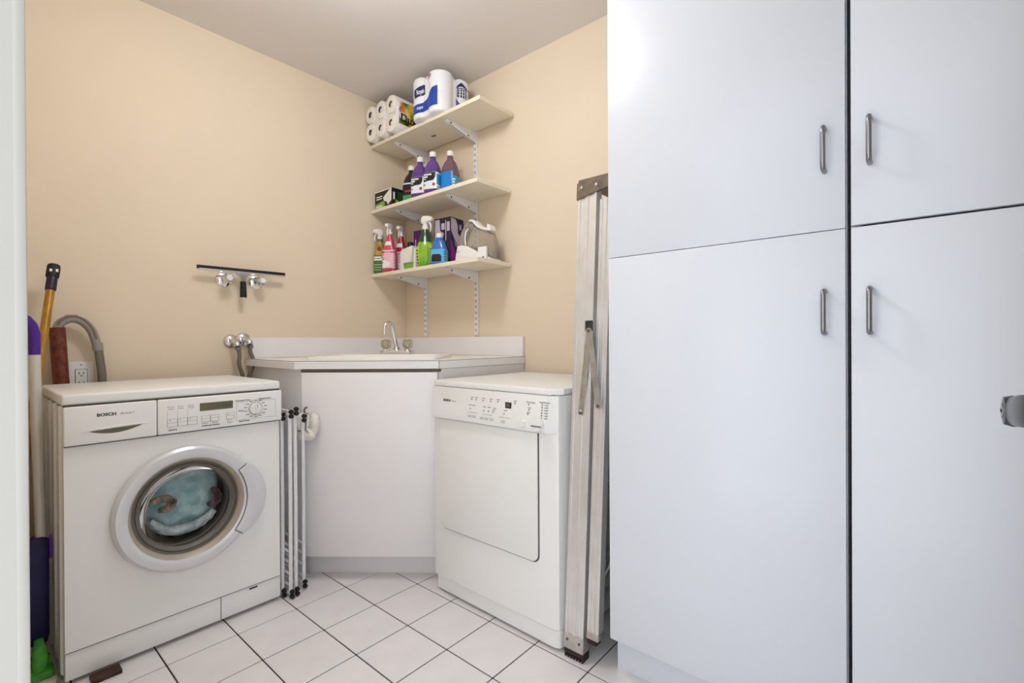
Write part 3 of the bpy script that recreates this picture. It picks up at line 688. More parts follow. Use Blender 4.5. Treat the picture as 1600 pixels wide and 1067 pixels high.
marks([(0.228, 0.727), (0.250, 0.727), (0.290, 0.7255), (0.313, 0.7255), (0.337, 0.7255), (0.392, 0.724)]+[(0.228, 0.722), (0.250, 0.722), (0.290, 0.7205), (0.313, 0.7205), (0.337, 0.7205), (0.392, 0.719)], 'print_grey', 0.017, 0.0010, 'button_marks')
marks([(0.240, 0.739), (0.316, 0.738), (0.398, 0.736)], 'print_grey', 0.050, 0.0007, 'button_lines')
dtext('Timed Cycles', 0.0068, 0.490, 0.7945, 'print_black', 0.0001); dtext('Regular/Cotton', 0.0068, 0.545, 0.7980, 'print_black', 0.0001)
b = nb(); lathe(b, [(0.0135, 0), (0.0135, 0.008), (0.012, 0.011), (0, 0.0115)], 28, Matrix.Translation((0.480, fy(0.725)+0.002, 0.726)) @ RX); obj('start_button', b, 'white_plastic', fc)
b = nb(); lathe(b, [(0.0225, 0), (0.0225, 0.012), (0.020, 0.017), (0, 0.018)], 36, Matrix.Translation((0.547, fy(0.727)+0.002, 0.729)) @ RX); kb = obj('program_dial', b, 'white_plastic', fc)
b = nb(); box(b, (0.527, fy(0.727)-0.0165, 0.7225), (0.567, fy(0.727)-0.0150, 0.7270)); obj('pointer', b, 'print_grey', kb)
# square door with rounded lower corners, set off by a dark gap
q = rrect(0.045, 0.2665, 0.5325, 0.7005, 0.027, 6, (1, 0, 0, 1))
b = nb(); prism(b, q, -0.0015, 0.004, 'y'); obj('door_gap', b, 'seam', dy)
b = nb(); prism(b, rrect(0.0475, 0.270, 0.5285, 0.6975, 0.025, 6, (1, 0, 0, 1)), -0.0075, 0.004, 'y', 0.003, 2); obj('door', b, 'dryer_plastic', dy, smooth=50)

# ------------------------------------------------------------------ aluminium stepladder folded into the gap
ld = thing('stepladder', 'folded aluminium stepladder leaning between dryer and tall cabinet', 'ladder', (0.22, -0.951, 0))
LZ = 1.5
def shear(bm):
    for v in bm.verts:
        f = v.co.z/LZ; v.co.x += 0.045*f*(1 if v.co.x < 0.25 else -0.4); v.co.y -= 0.034*f
    return bm
def rail(x, y0, y1, z0, z1, sgn):
    b = nb(); box(b, (x, y0, z0), (x+sgn*0.003, y1, z1)); w = y1-y0
    for yy in ((y0, y0+0.010), ((y0+y1)/2-0.006, (y0+y1)/2+0.006), (y1-0.010, y1)): box(b, (x-sgn*0.003, yy[0], z0), (x+sgn*0.001, yy[1], z1), 0.0012, 1)
    for yy in ((y0, y0+0.003), (y1-0.003, y1)): box(b, (x, yy[0], z0), (x+sgn*0.028, yy[1], z1))
    return b
for x, s in ((0.003, 1), (0.437, -1)):
    rl = obj('front_rail', shear(rail(x, -0.034, 0.034, 0.03, LZ, s)), 'aluminium', ld, smooth=20)
    b = nb(); box(b, (min(x-s*0.0055, x+s*0.032), -0.036, 0.028), (max(x-s*0.0055, x+s*0.032), 0.0355, 0.075), 0.002, 1); sho = obj('foot_bracket', shear(b), 'aluminium_bar', ld, smooth=20)
    b = nb(); lathe(b, [(0.0045, 0), (0.004, 0.003), (0, 0.0035)], 10, Matrix.Translation((x-s*0.0055, -0.022, 0.058)) @ (RYX if s > 0 else Matrix.Rotation(PI/2, 4, 'Y'))); obj('rivet', shear(b), 'hook_metal', sho)
    b = nb(); lathe(b, [(0.0045, 0), (0.004, 0.003), (0, 0.0035)], 10, Matrix.Translation((x-s*0.0055, 0.022, 0.058)) @ (RYX if s > 0 else Matrix.Rotation(PI/2, 4, 'Y'))); obj('rivet', shear(b), 'hook_metal', sho)
    b = nb(); xa, xb = min(x-s*0.004, x+s*0.036), max(x-s*0.004, x+s*0.036); box(b, (xa, -0.036, 0.012), (xb, 0.034, 0.03), 0.003, 1)
    for i in range(7): box(b, (xa, -0.035+i*0.0102, 0.0008), (xb, -0.030+i*0.0102, 0.014), 0.001, 1)
    obj('rubber_foot', b, 'rubber_brown', ld)
    rr = obj('rear_rail', shear(rail(x+s*0.010, -0.081, -0.040, 0.085, LZ-0.06, s)), 'aluminium', ld, smooth=20)
    b = nb(); box(b, (min(x+s*0.005, x+s*0.04), -0.082, 0.080), (max(x+s*0.005, x+s*0.04), -0.039, 0.105), 0.002, 1); obj('foot_bracket', shear(b), 'aluminium_bar', ld, smooth=20)
    b = nb(); box(b, (min(x+s*0.008, x+s*0.036), -0.078, 0.066), (max(x+s*0.008, x+s*0.036), -0.043, 0.082), 0.002, 1); obj('rubber_foot', b, 'rubber_brown', ld)
    # spreader: two hinged arms
    xs = x-s*0.006
    def arm(p0, p1, off, w=0.010):
        b = nb(); a = Vector((0, p0[0], p0[1])); c = Vector((0, p1[0], p1[1])); dd = (c-a).normalized(); nn = Vector((0, -dd.z, dd.y)); q = []
        for k in range(7): t = PI/2+PI*k/6; q.append(a+w*(math.cos(t)*dd+math.sin(t)*nn))
        for k in range(7): t = -PI/2+PI*k/6; q.append(c+w*(math.cos(t)*dd+math.sin(t)*nn))
        prism(b, [(p.y, p.z) for p in q], off, off+0.003, 'x', 0.0006, 1); return b
    xo = x+0.030-s*0.0095
    for nm, p0, p1, o2 in (('spreader_arm', (-0.050, 1.033), (-0.018, 0.772), 0.0), ('spreader_arm', (-0.050, 1.030), (-0.082, 0.800), -s*0.004)):
        if s < 0: xo = x-0.012+0.0095
        ar = obj(nm, arm(p0, p1, xo+o2), 'aluminium_bar', ld)
        for pp in (p0, p1):
            b = nb(); lathe(b, [(0.0052, 0), (0.0045, 0.003), (0, 0.004)], 12, Matrix.Translation((xo+o2+(0 if s > 0 else 0.003), pp[0], pp[1])) @ (RYX if s > 0 else Matrix.Rotation(PI/2, 4, 'Y'))); obj('rivet', b, 'hook_metal', ar)
    b = nb(); box(b, (xo-0.002, -0.062, 1.03), (xo+0.004, -0.036, 1.062), 0.002, 1); obj('hinge_bracket', b, 'handle_dark', ld)
for i, z in enumerate((0.26, 0.51, 0.76, 1.01, 1.26)):
    ins = 0.045*z/LZ; b = nb(); box(b, (0.012+ins, -0.066, z), (0.428-ins*0.4, 0.0, z+0.004)); 
    for k in range(5): box(b, (0.012+ins, -0.03-0.0+0.0 - 0.034*z/LZ+0.012*k, z+0.003), (0.428-ins*0.4, -0.026-0.034*z/LZ+0.012*k, z+0.006))
    b.free(); b = nb(); yo = -0.034*z/LZ
    box(b, (0.012+ins, yo-0.030, z), (0.428-ins*0.4, yo+0.030, z+0.004)); box(b, (0.012+ins, yo-0.030, z-0.022), (0.428-ins*0.4, yo-0.027, z+0.002))
    for k in range(5): box(b, (0.012+ins, yo-0.024+0.011*k, z+0.003), (0.428-ins*0.4, yo-0.019+0.011*k, z+0.006))
    obj('step', b, 'aluminium', ld, smooth=20)
for z in (0.2, 0.7, 1.15):
    ins = 0.045*z/LZ; yo = -0.034*z/LZ; b = nb(); tube(b, [(0.02+ins, yo-0.060, z), (0.42-ins*0.4, yo-0.060, z)], 0.009, 10); obj('rear_brace', b, 'aluminium_bar', ld)
b = nb(); tube(b, [(0.03, -0.064, 0.22), (0.20, -0.075, 0.33)], 0.008, 8); obj('rear_brace', b, 'aluminium_bar', ld)
b = nb(); prism(b, [(-0.036, 1.462), (0.037, 1.447), (0.037, 1.500), (-0.086, 1.506), (-0.086, 1.470)], -0.0045, 0.008, 'x', 0.001, 1); cp = obj('top_plate', shear(b), 'ladder_cap', ld, smooth=30)
for yy in (0.018, -0.035):
    b = nb(); lathe(b, [(0.006, 0), (0.005, 0.003), (0, 0.004)], 12, Matrix.Translation((-0.0045, yy, 1.482)) @ RYX); obj('rivet', shear(b), 'aluminium_bar', cp)
b = nb(); box(b, (0.0, -0.085, 1.500), (0.44, 0.036, 1.512), 0.003, 1); obj('top_step', shear(b), 'ladder_cap', ld, smooth=30)

# ------------------------------------------------------------------ folded drying rack between washer and sink cabinet
rk = thing('drying_rack', 'folded white drying rack with black end caps beside washing machine', 'drying rack', (-0.16, 0.1, 0))
def cap8(bm, x, y, z, dz):
    for s in (-1, 1): lathe(bm, [(0.0, 0.0), (0.0085, 0.0), (0.0085, 0.010), (0.0065, 0.0125), (0, 0.013)], 14, Matrix.Translation((x, y, z+s*dz)) @ RX)
for i, (x, y, zt, zb, lean) in enumerate(((-0.1985, 0.125, 0.716, 0.016, 0.004), (-0.184, 0.088, 0.727, 0.018, 0.002), (-0.161, 0.094, 0.735, 0.018, 0.004), (-0.118, 0.118, 0.700, 0.022, 0.006))):
    for yy in (y, y+0.44):
        b = nb(); tube(b, [(x, yy, zb+0.008), (x+lean*0.3, yy, (zt+zb)/2), (x, yy, zt)], 0.0072, 12); obj('post', b, 'white_metal', rk, world=True)
    for z in [zb, zb+0.03, zb+0.075, zb+0.12, zb+0.16, zt-0.03, zt-0.013]:
        b = nb(); tube(b, [(x+0.001, y, z), (x+0.001, y+0.44, z)], 0.0052, 10); obj('rung', b, 'white_metal', rk, world=True)
    for z in (zb+0.002, zt-0.0075):
        b = nb(); cap8(b, x+0.001, y-0.0055, z, 0.0086); obj('end_cap', b, 'rubber_black', rk, world=True)

# ------------------------------------------------------------------ shelves on the right wall
RY_ = (0.498, 0.068); SX0 = 0.586; SZ = (1.379, 1.758, 2.143)        # undersides
grp = 'slotted shelf rails'
for y, lab in zip(RY_, ('slotted white shelf rail nearer the room corner', 'slotted white shelf rail nearer the ladder')):
    r = thing('shelf_rail', lab, 'shelf rail', (XW, y, 1.03), FACE, grp)
    b = nb(); box(b, (-0.0125, -0.0125, 0.0), (0.0125, -0.0005, 1.135), 0.001, 1); obj('channel', b, 'white_metal', r)
    b = nb()
    for k in range(35):
        z = 0.02+k*0.032
        for sx in (-0.0045, 0.0045): box(b, (sx-0.0013, -0.0131, z), (sx+0.0013, -0.0122, z+0.015))
    o = obj('slots', b, 'slot_dark', r); o['kind'] = 'stuff'
# bracket: tapering arm, local x along the wall, -y out from the wall
def bracket_bm():
    b = nb(); q = [(-0.013, -0.062), (-0.013, -0.0005), (-0.222, -0.0005), (-0.226, -0.004), (-0.224, -0.012), (-0.212, -0.017)]
    for s in (-1, 1): prism(b, q, s*0.0062-0.0008, s*0.0062+0.0008, 'x')
    prism(b, [(-0.013, -0.0005), (-0.222, -0.0005), (-0.226, -0.004), (-0.222, -0.0025), (-0.013, -0.0025)], -0.0068, 0.0068, 'x')
    return b
proto = thing('shelf_bracket', 'x', 'bracket', (0, 0, 0), FACE, 'white shelf brackets')
obj('arm', bracket_bm(), 'white_metal', proto, smooth=20)
b = nb(); lathe(b, [(0.004, 0), (0.004, 0.003), (0, 0.004)], 10, Matrix.Translation((0.0071, -0.195, -0.014)) @ Matrix.Rotation(PI/2, 4, 'Y')); lathe(b, [(0.004, 0), (0.004, 0.003), (0, 0.004)], 10, Matrix.Translation((0.0071, -0.07, -0.040)) @ Matrix.Rotation(PI/2, 4, 'Y'))
s_ = obj('screw', b, 'handle_dark', proto); s_['kind'] = 'stuff'
first = True
for z, sn in zip(SZ, ('lowest', 'middle', 'top')):
    for y, rn in zip(RY_, ('nearer the corner', 'nearer the ladder')):
        lab = 'white tapering bracket under the %s shelf, %s' % (sn, rn)
        if first: proto.location = (XW, y, z); proto['label'] = lab; first = False
        else: dup(proto, (XW, y, z), FACE, lab)
ST = []
for z, lab, yr in zip(SZ, ('lowest cream shelf with spray bottles and steamer on it', 'middle cream shelf holding purple bottles and a small box', 'top cream shelf carrying toilet paper packs'), (-0.187, -0.185, -0.205)):
    sh = thing('wall_shelf', lab, 'shelf', (0.71, 0.25, z), 0, 'cream wall shelves')
    obj('board', box(nb(), (SX0, yr, z+0.0003), (XW-0.0136, YW-0.002, z+0.0195), 0.0008, 1), 'shelf_board', sh, world=True)
    if sn == 'top' and z == SZ[2]:
        b = nb(); box(b, (0.690, 0.245, z-0.0006), (0.735, 0.305, z+0.0004)); obj('sticker', b, 'cream_plastic', sh, world=True)
        b = nb(); box(b, (0.702, 0.258, z-0.0010), (0.722, 0.292, z-0.0005)); obj('sticker_print', b, 'print_grey', sh, world=True)
    ST.append(z+0.0198)
ZL, ZM, ZT = ST

# --- generic mapping of print on to curved packs
def surf_poly(bm, surf, pts, sub=6):
    # polygon in (u, v) of a surface; long edges are subdivided so that it follows the curve
    n = len(pts); P = []
    for i in range(n):
        a, c = pts[i], pts[(i+1) % n]
        for k in range(sub): f = k/sub; P.append((a[0]+(c[0]-a[0])*f, a[1]+(c[1]-a[1])*f))
    us = [p[0] for p in P]; cu = sum(us)/len(us); cv = sum(p[1] for p in P)/len(P)
    t = nb(); rings = []
    for s in (1.0, 0.9, 0.8, 0.7, 0.6, 0.5, 0.4, 0.3, 0.2, 0.1): rings.append([t.verts.new(surf(cu+(u-cu)*s, cv+(v-cv)*s)) for u, v in P])
    for a, c in zip(rings, rings[1:]):
        for k in range(len(P)): t.faces.new((a[k], a[(k+1) % len(P)], c[(k+1) % len(P)], c[k]))
    cvt = t.verts.new(surf(cu, cv))
    for k in range(len(P)): t.faces.new((rings[-1][k], rings[-1][(k+1) % len(P)], cvt))
    join(bm, t); return bm
def surf_rect(bm, surf, u0, v0, u1, v1): return surf_poly(bm, surf, [(u0, v0), (u1, v0), (u1, v1), (u0, v1)])
def surf_text(bm, surf, s, size, u, v, du, bold=0.0, rot=0.0, sx=1.0):
    b = text_bm(s, size, bold, sx); c, q = math.cos(rot), math.sin(rot)
    for w in b.verts: x, y = w.co.x*c-w.co.y*q, w.co.x*q+w.co.y*c; w.co = Vector(surf(u+x*du, v+y))
    join(bm, b); return bm

# --- toilet paper: loose-wrapped pack lying on its side
p1 = thing('toilet_paper_pack', 'clear-wrapped pack of toilet rolls with bare cores facing out, on top shelf', 'toilet paper', (0.548, 0.647+0.052, ZT), FACE, 'toilet paper packs')
def roll_bm(r, L, rc):
    b = nb(); lathe(b, [(rc, 0.012), (rc, 0.002), (rc+0.002, 0.0), (r-0.010, 0.0005), (r-0.003, 0.004), (r, 0.012), (r, L-0.012), (r-0.003, L-0.003), (r-0.01, L), (rc, L)], 36, Matrix.Rotation(-PI/2, 4, 'X'), caps=False)
    return b
for cx in (0.052, 0.151, 0.250):
    for cz in (0.0515, 0.1535):
        M = Matrix.Translation((cx, 0.0, cz)); b = nb(); join(b, roll_bm(0.0512, 0.225, 0.0175), M); ro = obj('paper_roll', b, 'paper', p1)
        b = nb(); lathe(b, [(0.0174, 0.003), (0.0155, 0.003), (0.0155, 0.05), (0, 0.05)], 24, M @ Matrix.Rotation(-PI/2, 4, 'X'), caps=False); obj('core', b, 'core_card', ro)
b = nb(); box(b, (0.03, 0.012, 0.02), (0.275, 0.215, 0.185), 0.02, 3); obj('wrap', b, 'pack_white', p1)
b = nb(); prism(b, [(0.2995, 0.040), (0.3020, 0.055), (0.3025, 0.10), (0.3020, 0.150), (0.2995, 0.165), (0.288, 0.190), (0.280, 0.188), (0.280, 0.018), (0.288, 0.014)], 0.014, 0.215, 'y', 0.002, 1); pw = obj('printed_wrap', b, 'pack_white', p1, smooth=60)
b = nb(); prism(b, [(0.3002, 0.040), (0.3031, 0.055), (0.3036, 0.10), (0.3031, 0.150), (0.3002, 0.165), (0.300, 0.10)], 0.020, 0.205, 'y'); obj('print', b, 'print_colours', pw)
b = nb()
tt = text_bm('Dux', 0.062, 0.002); join(b, tt, Matrix.Translation((0.3040, 0.03, 0.055)) @ Matrix(((0,0,1,0),(1,0,0,0),(0,1,0,0),(0,0,0,1)))); obj('lettering', b, 'print_black', pw)

# --- printed pack standing beside it
p2 = thing('toilet_paper_pack', 'white and blue printed pack of toilet rolls standing on top shelf', 'toilet paper', (0.668, 0.160, ZT), FACE+0.02, 'toilet paper packs')
PR, PC, PH = 0.062, 0.060, 0.212
def pack_r(a):
    best = 0; c, s = math.cos(a), math.sin(a)
    for sx in (-1, 1):
        for sy in (-1, 1):
            d = c*sx*PC+s*sy*PC; disc = PR*PR-(2*PC*PC-d*d)
            if disc > 0: best = max(best, d+math.sqrt(disc))
    x, y = sell(a, 1, 1, 6); hull = (PC+PR)*math.hypot(x, y)*0.90
    # film stretched between the rolls
    tt_ = a; m = max(abs(c), abs(s)); flat = (PC+PR)*0.885/m
    return max(best, flat if m > 0.86 else 0)
def pack_pt(u, v, off=0.0):
    a = math.radians(u); f = v/PH
    e = 1.0
    if f < 0.08: e = 0.93+0.07*math.sqrt(max(0, 1-((0.08-f)/0.08)**2))
    elif f > 0.92: e = 0.93+0.07*math.sqrt(max(0, 1-((f-0.92)/0.08)**2))
    e *= 1-0.022*math.exp(-((f-0.5)/0.05)**2)
    gr = math.exp(-((((u+45) % 90)-45)/9.0)**2)
    r = pack_r(a)*e+off; return (r*math.cos(a), r*math.sin(a), v*(1-0.07*gr*max(0, f-0.4)/0.6)+0.0004)
t2 = nb(); N = 240; vs = [0, 0.004, 0.009, 0.017, 0.04, 0.07, 0.095, 0.102, 0.106, 0.110, 0.117, 0.14, 0.17, 0.195, 0.203, 0.208, 0.212]
rings = [[t2.verts.new(pack_pt(360*k/N, v)) for k in range(N)] for v in vs]
for a, c in zip(rings, rings[1:]):
    for k in range(N): t2.faces.new((a[k], a[(k+1) % N], c[(k+1) % N], c[k]))
t2.faces.new(rings[0][::-1]); t2.faces.new(rings[-1]); pk = obj('pack', t2, 'pack_white', p2, smooth=50)
for sx in (-1, 1):
    b = nb(); lathe(b, [(0.0, -0.0), (0.0185, -0.0)], 20, Matrix.Translation((sx*PC, -PC, 0.0002)), caps=False); obj('core', b, 'core_card', p2)
ps = lambda u, v: pack_pt(u, v, 0.0011)
ps2 = lambda u, v: pack_pt(u, v, 0.0019)
b = nb(); surf_poly(b, ps, [(-140, 0.022), (-50, 0.030), (-50, 0.128), (-62, 0.122), (-82, 0.085), (-112, 0.068), (-140, 0.066)], 16); obj('blue_print', b, 'pack_blue', pk)
b = nb(); surf_poly(b, ps, [(-122, 0.106), (-92, 0.116), (-92, 0.168), (-97, 0.170), (-122, 0.148)], 14); lb = obj('name_panel', b, 'print_navy', pk)
b = nb(); surf_text(b, lambda u, v: pack_pt(u, v, 0.003), 'Royale', 0.034, -113.5, 0.119, 205, 0.0008, 0.09, 1.0); obj('lettering', b, 'print_white', lb)
b = nb(); surf_text(b, lambda u, v: pack_pt(u, v, 0.0035), 'Original', 0.020, -113, 0.040, 220, 0.0005, 0.10); obj('lettering', b, 'print_white', pk)
b = nb(); surf_text(b, ps2, '=23', 0.022, -80, 0.180, 440, 0.0008, 0.1); obj('lettering', b, 'print_red', pk)
b = nb(); surf_poly(b, ps, [(1, 0.012), (34, 0.012), (34, 0.055), (17, 0.075), (1, 0.102)], 12); obj('periwinkle_print', b, 'pack_periwinkle', pk)
hs = nb(); H0 = 41
for (u0, v0, u1, v1) in [(-36, 0.112, -33.5, 0.160), (-16, 0.112, -13.5, 0.160), (-36, 0.157, -13.5, 0.162)] + [(-32+5.2*i, 0.112, -29+5.2*i, 0.125) for i in range(3)] + [(-32+5.2*i, 0.128, -29+5.2*i, 0.140) for i in range(3)] + [(-32+5.2*i, 0.143, -29+5.2*i, 0.154) for i in range(3)]: surf_rect(hs, ps2, u0+H0, v0, u1+H0, v1)
surf_poly(hs, ps2, [(u+H0, v) for u, v in [(-39, 0.160), (-25, 0.184), (-11, 0.160), (-11, 0.165), (-25, 0.191), (-39, 0.165)]], 4)
o = obj('house_mark', hs, 'print_navy', pk); o['kind'] = 'stuff'
b = nb(); surf_rect(b, ps2, 31, 0.158, 40, 0.166); surf_rect(b, ps2, 36, 0.148, 44, 0.154); o = obj('red_print', b, 'print_red', pk); o['kind'] = 'stuff'
b = nb()
for v in (0.13, 0.118, 0.106, 0.094): surf_rect(b, ps2, 32, v, 42, v+0.003)
surf_rect(b, ps2, 46, 0.10, 52, 0.125); o = obj('fine_print', b, 'print_grey', pk); o['kind'] = 'stuff'

# --- middle shelf: small carton
def carton(name, label, cat, loc, w, d_, h, m, rot=0.0, grp=None):
    t = thing(name, label, cat, loc, FACE+rot, grp); o = obj('carton', box(nb(), (0, 0, 0.0004), (w, d_, h), 0.001, 1), m, t); return t, o
def flat_front(par, name, poly, m, y=-0.0006, th=0.0005, stuff=False):
    b = nb(); prism(b, poly, y, y+th, 'y'); o = obj(name, b, m, par); 
    if stuff: o['kind'] = 'stuff'
    return o
def flat_side(par, name, poly, m, x, th=0.0005):
    b = nb(); prism(b, poly, x, x+th, 'x'); return obj(name, b, m, par)
ZMW = ZM
t, cb = carton('bag_carton', 'small black and green carton at the left end of the middle shelf', 'carton', (0.604, 0.684, ZM), 0.165, 0.14, 0.106, 'box_black')
flat_front(cb, 'white_print', [(0.082, 0.062), (0.148, 0.099), (0.163, 0.099), (0.163, 0.035), (0.128, 0.012), (0.118, 0.032), (0.090, 0.040)], 'box_white')
flat_front(cb, 'green_print', [(0.004, 0.004), (0.095, 0.004), (0.100, 0.028), (0.080, 0.042), (0.004, 0.030)], 'box_lime')
flat_front(cb, 'rim_print', [(0.0, 0.100), (0.165, 0.100), (0.165, 0.106), (0.0, 0.106)], 'box_white')
flat_front(cb, 'white_stripe', [(0.012, 0.010), (0.072, 0.010), (0.072, 0.020), (0.012, 0.020)], 'box_white', -0.0012)
flat_front(cb, 'white_stripe', [(0.016, 0.055), (0.070, 0.055), (0.070, 0.062), (0.016, 0.062)], 'box_white', -0.0012)
flat_front(cb, 'white_stripe', [(0.016, 0.068), (0.074, 0.068), (0.074, 0.075), (0.016, 0.075)], 'box_white', -0.0012)
flat_side(cb, 'green_print', [(0.040, 0.004), (0.138, 0.004), (0.138, 0.088), (0.040, 0.088)], 'box_green', 0.1651)
flat_side(cb, 'white_stripe', [(0.010, 0.040), (0.022, 0.040), (0.022, 0.082), (0.010, 0.082)], 'box_white', 0.1651)
flat_side(cb, 'lime_stripe', [(0.026, 0.006), (0.046, 0.006), (0.046, 0.040), (0.026, 0.040)], 'box_lime', 0.1656)
flat_side(cb, 'white_stripe', [(0.085, 0.014), (0.108, 0.014), (0.108, 0.028), (0.085, 0.028)], 'box_white', 0.1656)

# --- cleaner bottles
def bottle(name, label, loc, secs, body, cap, caph, capr, grp, rot=0.0, capm='white_plastic'):
    t = thing(name, label, 'bottle', loc, FACE+rot, grp); b = nb(); loft(b, secs, 32); o = obj('bottle_body', b, body, t, smooth=50)
    z = secs[-1][0]; b = nb(); lathe(b, [(capr*0.96, z-0.003), (capr, z), (capr*0.97, z+caph-0.003), (capr*0.88, z+caph), (0, z+caph)], 24); obj('cap', b, capm, t)
    return t, o
REF = [(0.0006, 0.036, 0.030, 5), (0.004, 0.042, 0.036, 5), (0.03, 0.043, 0.037, 5), (0.115, 0.043, 0.037, 5), (0.125, 0.042, 0.036, 4.5), (0.150, 0.039, 0.033, 3.5), (0.175, 0.030, 0.026, 2.6), (0.188, 0.020, 0.019, 2.2), (0.194, 0.0165, 0.0165, 2), (0.212, 0.0160, 0.0160, 2)]
def refill(label, loc, body, rot, style):
    t, o = bottle('cleaner_bottle', label, loc, REF, body, None, 0.024, 0.0185, 'floor cleaner bottles on the middle shelf', rot)
    if style == 'p':
        b = nb(); patch(b, REF, 0.030, 0.118, -205, 25, 0.0007, 40, 3); l = obj('label', b, 'label_white', o)
        b = nb(); surf = lambda u, v: (sell(math.radians(u), sec_at(REF, v)[1]+0.0013, sec_at(REF, v)[2]+0.0013, sec_at(REF, v)[3])+(v,))
        surf_poly(b, surf, [(-138, 0.117), (-56, 0.117), (-62, 0.092), (-80, 0.076), (-110, 0.068), (-138, 0.072)], 8); obj('label_swoosh', b, 'label_black', l)
        b = nb(); surf_rect(b, surf, -44, 0.052, 6, 0.108); obj('side_label', b, 'label_cyan', l)
        b = nb(); surf_rect(b, surf, -86, 0.045, -66, 0.060); obj('red_mark', b, 'print_red', l)
        s2 = lambda u, v: (sell(math.radians(u), sec_at(REF, v)[1]+0.0019, sec_at(REF, v)[2]+0.0019, sec_at(REF, v)[3])+(v,))
        b = nb(); surf_rect(b, s2, -126, 0.102, -88, 0.110); surf_rect(b, s2, -126, 0.090, -92, 0.098); surf_rect(b, s2, -122, 0.080, -100, 0.085); k_ = obj('white_print', b, 'print_white', l); k_['kind'] = 'stuff'
        b = nb(); surf_rect(b, s2, -40, 0.036, -2, 0.041); surf_rect(b, s2, -128, 0.048, -118, 0.06); surf_rect(b, s2, -112, 0.048, -102, 0.056); k_ = obj('fine_print', b, 'print_grey', l); k_['kind'] = 'stuff'
    elif style == 'b':
        b = nb(); patch(b, REF, 0.010, 0.118, -205, -62, 0.0007, 30, 3); l = obj('label', b, 'label_blue', o)
        b = nb(); patch(b, REF, 0.010, 0.095, -60, 25, 0.0007, 20, 3); l = obj('label', b, 'label_cyan', o)
        b = nb(); s2 = lambda u, v: (sell(math.radians(u), sec_at(REF, v)[1]+0.0016, sec_at(REF, v)[2]+0.0016, sec_at(REF, v)[3])+(v,))
        for i, v in enumerate((0.07, 0.055, 0.04, 0.025)): surf_rect(b, s2, -52, v, -8-8*(i % 2), v+0.008)
        k_ = obj('white_print', b, 'print_white', l); k_['kind'] = 'stuff'
    else:
        b = nb(); patch(b, REF, 0.060, 0.118, -205, 25, 0.0007, 40, 3); l = obj('label', b, 'label_black', o)
        b = nb(); patch(b, REF, 0.010, 0.060, -205, 25, 0.0007, 40, 3); obj('label', b, 'label_green', o)
        b = nb(); patch(b, REF, 0.122, 0.130, -205, 25, 0.0009, 40, 3); obj('label_band', b, 'label_white', o)
        b = nb(); patch(b, REF, 0.078, 0.088, -100, -76, 0.0012, 10, 2); obj('red_mark', b, 'print_red', l)
    return t
refill('purple cleaner bottle at the front, tallest in view on middle shelf', (0.648, 0.208, ZM), 'purple_liquid', 0.38, 'p')
refill('purple cleaner bottle second from left, beside the tallest purple one', (0.650, 0.318, ZM), 'purple_liquid', 0.38, 'p')
refill('dark cleaner bottle with green label, leftmost on middle shelf', (0.700, 0.460, ZM), 'dark_liquid', 0.4, 'g')
refill('plum cleaner bottle with blue label, rightmost on middle shelf', (0.700, 0.128, ZM), 'plum_liquid', 0.25, 'b')

# --- lower shelf: trigger sprays
def trigger_head(t, z, m='white_plastic', sc=1.0):
    # nozzle points to local -y
    b = nb(); lathe(b, [(0.015*sc, z-0.002), (0.0155*sc, z+0.014*sc), (0.012*sc, z+0.017*sc), (0.011*sc, z+0.035*sc), (0, z+0.035*sc)], 24)
    h = obj('spray_head', b, m, t)
    b = nb(); q = [(0.016, 0.026), (0.020, 0.040), (0.018, 0.056), (0.006, 0.064), (-0.020, 0.062), (-0.040, 0.056), (-0.044, 0.052), (-0.044, 0.038), (-0.038, 0.036), (-0.014, 0.034), (-0.010, 0.024)]
    prism(b, [(a*sc, z+c*sc) for a, c in q], -0.0115*sc, 0.0115*sc, 'x', 0.004*sc, 2); obj('shroud', b, m, h, smooth=60)
    b = nb(); tube(b, [(0, -0.018*sc, z+0.037*sc), (0, -0.030*sc, z+0.022*sc), (0, -0.033*sc, z+0.004*sc), (0, -0.029*sc, z-0.012*sc)], [0.004*sc, 0.0045*sc, 0.004*sc, 0.003*sc], 10); obj('trigger', b, m, h)
    return h
def spray(label, loc, secs, body, rot, hs=1.0, grp='trigger spray bottles on the lowest shelf', headrot=None):
    t = thing('spray_bottle', label, 'bottle', loc, FACE+rot, grp); b = nb(); loft(b, secs, 32); o = obj('bottle_body', b, body, t, smooth=50)
    h = trigger_head(t, secs[-1][0], 'white_plastic', hs)
    if headrot is not None: h.rotation_euler = (0, 0, headrot)
    return t, o
def surf_of(secs, off): return lambda u, v: (sell(math.radians(u), sec_at(secs, v)[1]+off, sec_at(secs, v)[2]+off, sec_at(secs, v)[3])+(v,))
A = [(0.0006, 0.030, 0.024, 4), (0.004, 0.034, 0.028, 4), (0.09, 0.035, 0.029, 4), (0.12, 0.031, 0.026, 3.4), (0.16, 0.024, 0.022, 2.6), (0.185, 0.018, 0.018, 2.2), (0.196, 0.0145, 0.0145, 2), (0.206, 0.0145, 0.0145, 2)]
t, o = spray('green spray bottle with avocado picture, leftmost on lowest shelf', (0.618, 0.657, ZL), A, 'spray_green', 0.6, 0.95, headrot=-0.9)
b = nb(); patch(b, A, 0.108, 0.188, -215, 35, 0.0007, 30, 6); l = obj('avocado_print', b, 'avocado', o)
b = nb(); surf_poly(b, surf_of(A, 0.0013), [(-78+22*math.cos(k*PI/6), 0.145+0.014*math.sin(k*PI/6)) for k in range(12)], 1); obj('avocado_pit', b, 'avocado_pit', l)
b = nb(); 
for u0, v, u1 in ((-128, 0.090, -72), (-128, 0.076, -60)): surf_rect(b, surf_of(A, 0.0010), u0, v, u1, v+0.010)
